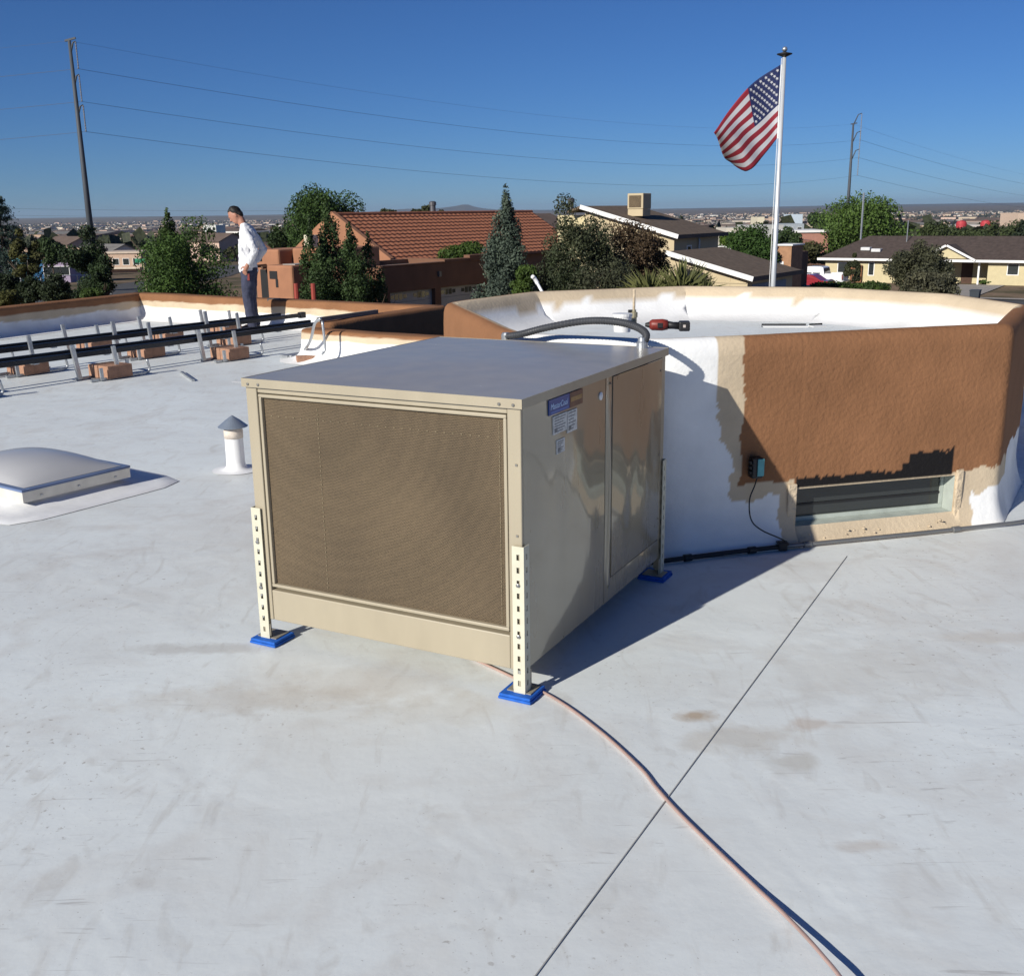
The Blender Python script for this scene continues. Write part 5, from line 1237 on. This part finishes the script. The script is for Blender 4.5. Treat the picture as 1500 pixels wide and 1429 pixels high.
MB().tube([(7.2, 3.2, rz-.6), (7.2, 3.2, rz+1.5)], .05, 6).build('vent_stack', m_galv, rf)
for x in (2.7,): MB().tube([(x-1.1, 7, rz-1.5), (x-1.1, 7, rz+4.2)], .1, 6).build('antenna_mast', m_galv, rf)
MB().box(3.0, 4.1, -.35, -.15, -.3, 1.7).build('gate', mat('brown_gate', (.22, .10, .05), rough=.9), t)

# ================================================================ VEHICLES AND STREET CLUTTER
m_white = mat('white_car_paint', (.75, .75, .76), rough=.25, var=.03, coat=.5); m_redcar = mat('red_car_paint', (.26, .02, .03), rough=.25, var=.05, coat=.5)
m_tyre = mat('tyre', (.015, .015, .015), rough=.9); m_lamp = mat('lamp_red', (.35, .01, .01), rough=.3); m_cglass = mat('car_glass', (.012, .014, .016), rough=.05, spec=.7)
def profile_body(b, prof, w, inset):
    """side profile (x, z) extruded in y, upper points pinched"""
    n = len(prof); zmax = max(z for x, z in prof); zmin = min(z for x, z in prof)
    L_ = [(x, -w/2+inset*max(0, (z-zmin-.45)/(zmax-zmin)), z) for x, z in prof]; R_ = [(x, -y, z) for x, y, z in L_]
    b.add(L_+R_, [tuple(range(n)), tuple(range(2*n-1, n-1, -1))]+[(i, (i+1) % n, n+(i+1) % n, n+i) for i in range(n)])
def wheels(t, xs, w, r_):
    for x in xs:
        for s in (-1, 1):
            k = MB(); k.lathe([(r_*.6, -.1), (r_*.95, -.1), (r_, -.07), (r_, .07), (r_*.95, .1), (r_*.6, .1)], n=20); k.v = [(x+v[0], s*(w/2-.1)+v[2], r_+v[1]) for v in k.v]; wh_ = k.build('wheel', m_tyre, t)
            k = MB(); k.lathe([(r_*.58, -.105), (r_*.5, .0), (r_*.58, .105)], n=12); k.v = [(x+v[0], s*(w/2-.1)+v[2], r_+v[1]) for v in k.v]; k.build('rim', m_galv, wh_)
def pickup(px, py, Y):
    p = aty(px, py, Y); t = thing('pickup_truck', (p.x, p.y, ground_z(p.x, p.y)+.07), 'white pickup truck parked by the yard fence', 'pickup', GRID); w = 1.9
    b = MB(); profile_body(b, [(-2.75, .45), (-2.8, .75), (-2.75, .98), (-1.35, 1.08), (-.2, 1.1), (2.65, 1.1), (2.7, .5), (2.2, .42), (-2.2, .42)], w, .05); b.build('body', m_white, t)
    b = MB(); profile_body(b, [(-1.3, 1.081), (-.75, 1.72), (-.5, 1.78), (.75, 1.78), (.95, 1.7), (1.1, 1.101)], w*.97, .32); cab = b.build('cab', m_white, t)
    b = MB()
    for s in (-1, 1):
        for x0, x1 in ((-.85, -.05), (.05, .72)):
            b.add([(x0-.12*(x0 < -.5), s*.90, 1.16), (x1, s*.90, 1.16), (x1, s*.775, 1.62), (x0+.22*(x0 < -.5), s*.775, 1.62)], [(0, 1, 2, 3)])
    b.add([(1.09, -.78, 1.2), (1.09, .78, 1.2), (1.005, .68, 1.62), (1.005, -.68, 1.62)], [(0, 1, 2, 3)]); b.add([(-1.24, -.8, 1.16), (-1.24, .8, 1.16), (-.83, .7, 1.66), (-.83, -.7, 1.66)], [(0, 1, 2, 3)])
    b.v = [(x+(.02 if x > 1 else (-.03 if x < -.8 and abs(y) < .82 and abs(y) != .775 else 0)), y*1.03, z) for x, y, z in b.v]; b.build('window_glass', m_cglass, cab)
    b = MB(); b.box(1.2, 2.6, -.8, .8, 1.101, 1.11); b.build('bed_liner', m_black, t)
    b = MB(); b.bbox(1.15, 2.7, -.95, -.85, 1.09, 1.2, .02); b.bbox(1.15, 2.7, .85, .95, 1.09, 1.2, .02); b.bbox(2.6, 2.71, -.849, .849, .98, 1.2, .02); b.build('bed_rail', m_white, t)
    for s in (-1, 1): MB().bbox(2.69, 2.73, s*.85-.07, s*.85+.07, .7, 1.05, .01).build('tail_light', m_lamp, t); MB().bbox(-2.83, -2.77, s*.72-.15, s*.72+.15, .72, .9, .01).build('headlight', m_galv, t)
    MB().bbox(2.7, 2.85, -.9, .9, .45, .62, .02).build('bumper', m_galv, t); MB().bbox(-2.9, -2.78, -.92, .92, .42, .62, .02).build('bumper', m_galv, t); wheels(t, (-1.75, 1.75), w, .38)
pickup(1194, 412, 96)
def sedan(px, py, Y):
    p = aty(px, py, Y); t = thing('parked_car', (p.x, p.y, ground_z(p.x, p.y)+.07), 'dark red saloon car parked in front of the white pickup', 'car', GRID); w = 1.75
    b = MB(); profile_body(b, [(-2.2, .35), (-2.25, .6), (-2.1, .82), (-1.0, .95), (1.4, .98), (2.15, .92), (2.2, .5), (2.0, .33), (-1.9, .32)], w, .08); b.build('body', m_redcar, t)
    b = MB(); profile_body(b, [(-1.05, .951), (-.35, 1.4), (.5, 1.43), (.85, 1.38), (1.5, .979)], w*.93, .34); cab = b.build('roof', m_redcar, t)
    b = MB()
    for s in (-1, 1):
        for x0, x1, y0, y1 in ((-.8, .1, -.3, .1), (.18, 1.15, .18, .75)): b.add([(x0, s*.80, 1.0), (x1, s*.80, 1.0), (y1, s*.685, 1.36), (y0, s*.685, 1.36)], [(0, 1, 2, 3)])
    b.add([(-1.03, -.72, .99), (-1.03, .72, .99), (-.42, .6, 1.38), (-.42, -.6, 1.38)], [(0, 1, 2, 3)]); b.build('window_glass', m_cglass, cab)
    for s in (-1, 1): MB().bbox(-2.26, -2.18, s*.6-.16, s*.6+.16, .58, .72, .01).build('headlight', m_galv, t); MB().bbox(2.15, 2.21, s*.65-.15, s*.65+.15, .65, .8, .01).build('tail_light', m_lamp, t)
    wheels(t, (-1.35, 1.35), w, .32)
sedan(1180, 418, 89)
def cart(px, py, Y, m, label):
    p = aty(px, py, Y); t = thing('wheeled_bin', (p.x, p.y, ground_z(p.x, p.y)+.06), label, 'bin', GRID)
    b = MB(); b.add([(-.24, -.26, .05), (.24, -.26, .05), (.24, .24, .05), (-.24, .24, .05), (-.31, -.33, 1.0), (.31, -.33, 1.0), (.31, .33, 1.0), (-.31, .33, 1.0)], [(0, 3, 2, 1), (4, 5, 6, 7), (0, 1, 5, 4), (1, 2, 6, 5), (2, 3, 7, 6), (3, 0, 4, 7)]); b.build('body', m, t)
    MB().bbox(-.34, .34, -.36, .36, 1.002, 1.07, .02).build('lid', m, t)
    for s in (-1, 1):
        k = MB(); k.lathe([(.12, -.03), (.12, .03)], n=12); k.v = [(s*.26+v[2], .28+v[0], .12+v[1]) for v in k.v]; k.build('wheel', m_tyre, t)
m_teal = mat('teal_bin_plastic', (.06, .28, .25), rough=.6); m_dbin = mat('dark_bin_plastic', (.03, .04, .055), rough=.6)
cart(1163, 424, 79, m_teal, 'teal wheeled bin in front of the red car'); cart(1178, 424, 79, m_teal, 'second teal wheeled bin, beside the hedge'); cart(1428, 436, 72, m_dbin, 'dark wheeled bin standing alone by the street')
# chain link fence left: posts and rail
a = aty(30, 405, 72); c = aty(160, 402, 84)
t = thing('chain_link_fence', (a.x, a.y, ground_z(a.x, a.y)), 'chain link fence of thin grey posts and a top rail before the dark shrubs', 'fence')
for k in range(6):
    q = a.lerp(c, k/5); g = ground_z(q.x, q.y); MB().tube([(q.x-a.x, q.y-a.y, g-t.location.z), (q.x-a.x, q.y-a.y, q.z-t.location.z)], .05, 6).build('post', m_galv, t)
MB().tube([(0, 0, a.z-t.location.z), (c.x-a.x, c.y-a.y, c.z-t.location.z)], .025, 6).build('top_rail', m_galv, t)
# street sign
p = aty(206, 382, 70); g = ground_z(p.x, p.y); t = thing('street_sign', (p.x-.0, p.y, g), 'green street sign blade on a tan post by the juniper', 'sign')
MB().tube([(.18, .05, 0), (.18, .05, p.z-g+.1)], .05, 6).build('post', m_wbeige, t); MB().bbox(-.36, .3, -.03, .0, p.z-g-.12, p.z-g+.14, .02).build('sign_blade', mat('sign_green', (.02, .22, .11), rough=.5), t)
# coloured low buildings at left
def simple_block(name, x0, x1, yt, yb, Y, wallm, label, roofm=None, depth=9., wins=0, coping=None):
    a = aty(x0, yt, Y); c = aty(x1, yt, Y); zb = ground_z(a.x, a.y)
    t = thing(name, ((a.x+c.x)/2, Y, zb), label, 'building'); w = (c.x-a.x)/2; h = a.z-zb
    MB().box(-w, w, 0, depth, -1, h).build('wall', wallm, t)
    if roofm: MB().bbox(-w-.25, w+.25, -.25, depth+.25, h+.002, h+.32, .04).build('roof', roofm, t)
    for k in range(wins):
        xx = -w+(k+.5)*2*w/wins; win(t, xx-.6, xx+.6, h-2.0, h-.8, 0, 'y', m_fascia)
    return t, w, h
m_teal2 = mat('turquoise_wall', (.10, .34, .42), rough=.8); m_blue2 = mat('blue_wall', (.03, .14, .3), rough=.8); m_lil = mat('lilac_wall', (.32, .26, .36), rough=.85); m_pinkb = mat('pinkish_stucco', (.50, .36, .27), rough=.9, var=.1)
simple_block('turquoise_shop', 6, 49, 374, 392, 150, m_teal2, 'low turquoise building behind the dark conifer', None, wins=2)
simple_block('blue_shed', 48, 63, 380, 392, 146, m_blue2, 'small deep blue shed beside the turquoise building')
simple_block('lilac_house', 62, 100, 381, 394, 140, m_lil, 'lilac walled house with a reddish flat roof', mat('reddish_roofing', (.25, .13, .10), rough=.9), wins=3)
t, w, h = simple_block('strip_building', 146, 206, 372, 392, 190, m_pinkb, 'long pinkish beige building across the side street', mat('pale_coping', (.55, .45, .36), rough=.9), wins=4)
MB().box(-w, w, -1.2, -.3, h-2.6, h-2.3).build('awning', mat('pale_awning', (.62, .52, .42), rough=.9), t)
simple_block('white_office', 297, 316, 330, 348, 420, mat('white_office_wall', (.72, .72, .66), rough=.8), 'white multi storey office block far behind the juniper', None, 14, 3)
simple_block('salmon_house', 1166, 1214, 341, 366, 150, mat('salmon_brick', (.40, .20, .15), rough=.9, var=.12), 'salmon flat roofed house with white coping beyond the pickup', m_fascia, wins=0)
simple_block('salmon_house', 1164, 1190, 352, 372, 140, mat('dark_salmon', (.24, .12, .09), rough=.9), 'darker reddish block in front of the salmon house')
for x0, x1, yt, Y, mm, lab in ((1095, 1148, 330, 260, mat('pale_grey_wall', (.42, .42, .40), rough=.9), 'pale grey flat building behind the flagpole'), (1152, 1178, 328, 265, mat('blue_grey_wall', (.33, .37, .40), rough=.9), 'blue grey flat building right of the flagpole'), (1064, 1096, 334, 240, mat('cream_wall', (.60, .55, .46), rough=.9), 'cream stepped building left of the flagpole'), (1110, 1120, 318, 420, mat('bright_cream_wall', (.66, .6, .45), rough=.9), 'small bright cream building far left of the flagpole'), (1155, 1176, 314, 700, mat('pale_blue_roofing', (.5, .58, .65), rough=.6), 'long pale blue building on the far flats'), (1305, 1330, 346, 210, mat('white_wall', (.7, .68, .62), rough=.9), 'white flat building above the ranch roof'), (1492, 1520, 312, 330, mat('peach_wall', (.58, .44, .34), rough=.9), 'peach building beyond the dark trees')):
    simple_block('flat_building', x0, x1, yt, yt+16, Y, mm, lab, None, 12, 2 if Y < 300 else 0)
# pale hall with two red drums
t, w, h = simple_block('pale_hall', 1396, 1450, 330, 340, 340, mat('pale_hall_wall', (.55, .52, .48), rough=.9), 'pale hall with two round red corner drums among the far houses', None, 14, 3)
for x in (-w+2, w-2): MB().lathe([(1.6, -1), (1.6, h+.5), (1.3, h+1.2), (.3, h+1.5)], (x, -1.5, 0), 16).build('red_drum', mat('red_drum_paint', (.42, .04, .05), rough=.6), t)

# ================================================================ THE TOWN IN THE VALLEY
rng_ = np.random.default_rng(21)
wall_cols = [(.52, .42, .31), (.60, .52, .42), (.46, .33, .24), (.68, .65, .60), (.40, .28, .20), (.55, .40, .32)]
roof_cols = [(.14, .10, .08), (.22, .13, .09), (.18, .17, .16), (.35, .30, .25)]
wm = [mat('town_wall_%d' % i, c, rough=.9, var=.1, vscale=.3) for i, c in enumerate(wall_cols)]; rm = [mat('town_roof_%d' % i, c, rough=.95, var=.2, vscale=.5) for i, c in enumerate(roof_cols)]
def gable_mesh(lx, ly, h, rh, o=.5):
    w_ = MB().box(-lx/2, lx/2, -ly/2, ly/2, -2, h); w_.add([(-lx/2, -ly/2, h), (-lx/2, ly/2, h), (-lx/2, 0, h+rh), (lx/2, -ly/2, h), (lx/2, ly/2, h), (lx/2, 0, h+rh)], [(0, 1, 2), (3, 5, 4)])
    r_ = MB().slab([(-lx/2-o, -ly/2-o, h-.1), (lx/2+o, -ly/2-o, h-.1), (lx/2+o, 0, h+rh+.1), (-lx/2-o, 0, h+rh+.1)], .15); r_.slab([(-lx/2-o, ly/2+o, h-.1), (lx/2+o, ly/2+o, h-.1), (lx/2+o, .01, h+rh+.1), (-lx/2-o, .01, h+rh+.1)], .15)
    return w_, r_
kinds = [('tan walled town house with a dark brown gable roof among the valley houses', 14, 9, 2.9, 1.9, 0, 0, 1), ('cream walled town house with a reddish gable roof among the valley houses', 13, 10, 3.2, 2.1, 1, 1, 1), ('brown adobe town house with a flat roof among the valley houses', 13, 11, 3.8, 0, 2, 3, 0),
         ('white walled town house with a grey gable roof among the valley houses', 15, 9, 3.4, 1.8, 3, 2, 1), ('two storey pinkish town house with a brown gable roof among the valley houses', 12, 10, 5.6, 2.0, 5, 0, 1), ('long low white flat roofed town building among the valley houses', 30, 14, 5., 0, 3, 3, 0), ('dark brown flat roofed town house among the valley houses', 12, 12, 3.6, 0, 4, 3, 0)]
hp = []
for lab, lx, ly, h, rh, wi, ri, gab in kinds:
    t = thing('town_house', (0, 0, 0), lab, 'house', 0, lab.replace(' among the valley houses', 's in the valley'))
    if gab: w_, r_ = gable_mesh(lx, ly, h, rh); w_.build('wall', wm[wi], t); r_.build('roof', rm[ri], t)
    else:
        MB().box(-lx/2, lx/2, -ly/2, ly/2, -2, h).build('wall', wm[wi], t)
        b = MB(); b.box(-lx/2-.1, lx/2+.1, -ly/2-.1, -ly/2+.2, h+.002, h+.5); b.box(-lx/2-.1, lx/2+.1, ly/2-.2, ly/2+.1, h+.002, h+.5); b.box(-lx/2-.1, -lx/2+.2, -ly/2+.201, ly/2-.201, h+.002, h+.5); b.box(lx/2-.2, lx/2+.1, -ly/2+.201, ly/2-.201, h+.002, h+.5); b.build('roof', wm[wi], t)
    for k in range(3):
        x = -lx/2+(k+.5)*lx/3; MB().box(x-.7, x+.7, -ly/2-.04, -ly/2-.002, 1., 2.3).build('window', m_glass, t)
    hp.append(t)
used = [False]*len(hp); placed = []
KNOWN = [(o.location.x, o.location.y, {'house': 12, 'building': 9, 'tree': 4}.get(o['category'], 3)) for o in COL.objects if o.parent is None and 'category' in o and o.location.y > 35 and o.name[:5] != 'town_']
KNOWN += [(o.location.x+10*EV.x, o.location.y+10*EV.y, 9) for o in COL.objects if o.parent is None and o.get('category') == 'house' and o.name[:5] != 'town_']
ROADS = [(Vector(a), Vector(c)) for a, c in (((-48, 62), (-40, 92)), ((-40, 92), (-44, 150)), ((-44, 150), (-60, 240)), ((62, 55), (-20, 113)), ((31, 80), (42, 97)))]
def clear(x, y, r_):
    if any((x-a)**2+(y-c)**2 < (r_+d)**2 for a, c, d in KNOWN): return False
    p = Vector((x, y))
    for a, c in ROADS:
        u = max(0, min(1, (p-a).dot(c-a)/(c-a).length_squared))
        if (p-a.lerp(c, u)).length < r_+6: return False
    return True
def free(x, y, r_): return all((x-a)**2+(y-c)**2 > (r_+d)**2 for a, c, d in placed)
cnt = 0; tries = 0
while cnt < 297 and tries < 9000:
    tries += 1; d = 120+1150*rng_.uniform(0, 1)**1.25; a = rng_.uniform(-.56, .56); x, y = d*math.sin(a), d*math.cos(a)
    k = int(rng_.choice(len(hp), p=[.2, .18, .17, .12, .12, .06, .15])); r_ = 16 if k == 5 else 9
    if not free(x, y, r_): continue
    if y < 230 and not clear(x, y, 13): continue
    placed.append((x, y, r_)); o = hp[k] if not used[k] else copy_tree(hp[k]); used[k] = True
    o.location = (x, y, ground_z(x, y)+.05); o.rotation_euler = (0, 0, GRID+(math.pi/2 if rng_.uniform() < .3 else 0)+rng_.normal(0, .05)); cnt += 1
# town trees: a few shared crowns
tp = []
for i, (lab, col, w, h) in enumerate((('dark green town tree among the valley houses', (.035, .055, .025), 7, 7), ('olive green town tree among the valley houses', (.06, .065, .032), 8, 6), ('narrow dark conifer among the valley houses', (.03, .045, .03), 4.5, 9))):
    r2 = np.random.default_rng(50+i); L_ = []
    for k in range(9):
        d = sphere_pts(1, r2)[0]; L_.append((d[0]*w*.3, d[1]*w*.3, h*.58+d[2]*h*.26*(1.3 if i == 2 else 1), w*.22, w*.22, h*.2))
    P, D_ = lobed_points(L_, 700, r2, .4); t = thing('town_tree', (0, 0, 0), lab, 'tree', 0, lab.replace('tree among the valley houses', 'trees in the valley').replace('conifer among the valley houses', 'conifers in the valley'))
    link('crown', quads_mesh('crown', leaf_cloud(P, D_, .75, r2, .8)), leafmat('town_leaf_%d' % i, col), t); MB().tube([(0, 0, -1), (0, 0, h*.6)], [.25, .12], 6).build('trunk', m_bark, t); tp.append(t)
used = [False]*3; cnt = 0; tries = 0; tplaced = []
while cnt < 297 and tries < 9000:
    tries += 1; d = 150+800*rng_.uniform(0, 1)**1.35; a = rng_.uniform(-.56, .56); x, y = d*math.sin(a), d*math.cos(a)
    if not free(x, y, 1.0) or (y < 230 and not clear(x, y, 5)): continue
    k = int(rng_.choice(3, p=[.5, .35, .15])); o = tp[k] if not used[k] else copy_tree(tp[k]); used[k] = True
    s = rng_.uniform(.65, 1.05)*(.75 if d < 260 else 1); o.location = (x, y, ground_z(x, y)); o.scale = (s, s, s*rng_.uniform(.85, 1.1)); o.rotation_euler = (0, 0, rng_.uniform(0, 6.28)); cnt += 1
# the rest of the town, too far and too many to count
b = MB()
for i in range(12000):
    d = 800+8200*rng_.uniform(0, 1)**1.7; a = rng_.uniform(-.6, .6); x, y = d*math.sin(a), d*math.cos(a); g = ground_z(x, y)
    if d > 3000 and fbm(x, y, 0, .001) < -.15: continue
    lx, ly, h = rng_.uniform(10, 18), rng_.uniform(9, 13), rng_.uniform(3, 6)
    if rng_.uniform() < .05: lx, ly, h = rng_.uniform(30, 70), 25, rng_.uniform(6, 11)
    r_ = GRID+(math.pi/2 if rng_.uniform() < .4 else 0); ux = Vector((math.cos(r_), math.sin(r_), 0)); uy = Vector((-ux.y, ux.x, 0)); c = Vector((x, y, g))
    b.mi = int(rng_.integers(0, 6)); b.obox(c+Vector((0, 0, h/2-1)), ux*lx/2, uy*ly/2, Vector((0, 0, h/2+1)))
    if rng_.uniform() < .75:
        b.mi = 6+int(rng_.integers(0, 4)); z0 = Vector((0, 0, h+.02)); z1 = Vector((0, 0, h+2)); e_ = 1.08
        b.add([c-ux*lx/2*e_-uy*ly/2*e_+z0, c+ux*lx/2*e_-uy*ly/2*e_+z0, c+ux*lx/2*e_+z1, c-ux*lx/2*e_+z1, c+ux*lx/2*e_+uy*ly/2*e_+z0, c-ux*lx/2*e_+uy*ly/2*e_+z0], [(0, 1, 2, 3), (3, 2, 4, 5), (0, 3, 5), (1, 4, 2), (0, 5, 4, 1)])
me = bpy.data.meshes.new('far_town'); me.from_pydata(b.v, [], b.f); me.polygons.foreach_set('material_index', b.m)
tag(link('far_town', me, wm+rm), 'mass of small distant houses spread over the valley', 'houses', kind='stuff')
n = 26000; d = 330+8600*rng_.uniform(0, 1, n)**1.7; a = rng_.uniform(-.6, .6, n); X, Y_ = d*np.sin(a), d*np.cos(a)
P = []; 
for x, y in zip(X, Y_):
    if math.hypot(x, y) < 1000 and not free(x, y, .5): continue
    g = ground_z(x, y); s = rng_.uniform(2.2, 4.2); q = rng_.normal(0, 1, (9, 3))*[s*.6, s*.6, s*.45]+[x, y, g+s*.9]; P.append(q)
P = np.concatenate(P); D_ = rng_.normal(0, 1, P.shape)+[0, 0, .5]
tag(link('far_trees', quads_mesh('far_trees', leaf_cloud(P, D_, 4.2, rng_, .9)), leafmat('far_leaf', (.042, .052, .03))), 'dark treetops dotted through the distant town', 'trees', kind='stuff')

# ================================================================ HAZE
b = MB().box(-21000, 21000, -21000, 21000, -75, 110)
hz = b.build('haze', [], None); m = bpy.data.materials.new('haze_air'); m.use_nodes = True; t = m.node_tree; t.nodes.remove(t.nodes['Principled BSDF'])
pv = t.nodes.new('ShaderNodeVolumePrincipled'); pv.inputs['Color'].default_value = (.62, .79, 1, 1); pv.inputs['Density'].default_value = 4e-5; pv.inputs['Anisotropy'].default_value = .2
t.links.new(pv.outputs[0], t.nodes['Material Output'].inputs['Volume']); hz.data.materials.append(m)
tag(hz, 'thin pale air over the valley', 'haze', kind='stuff')
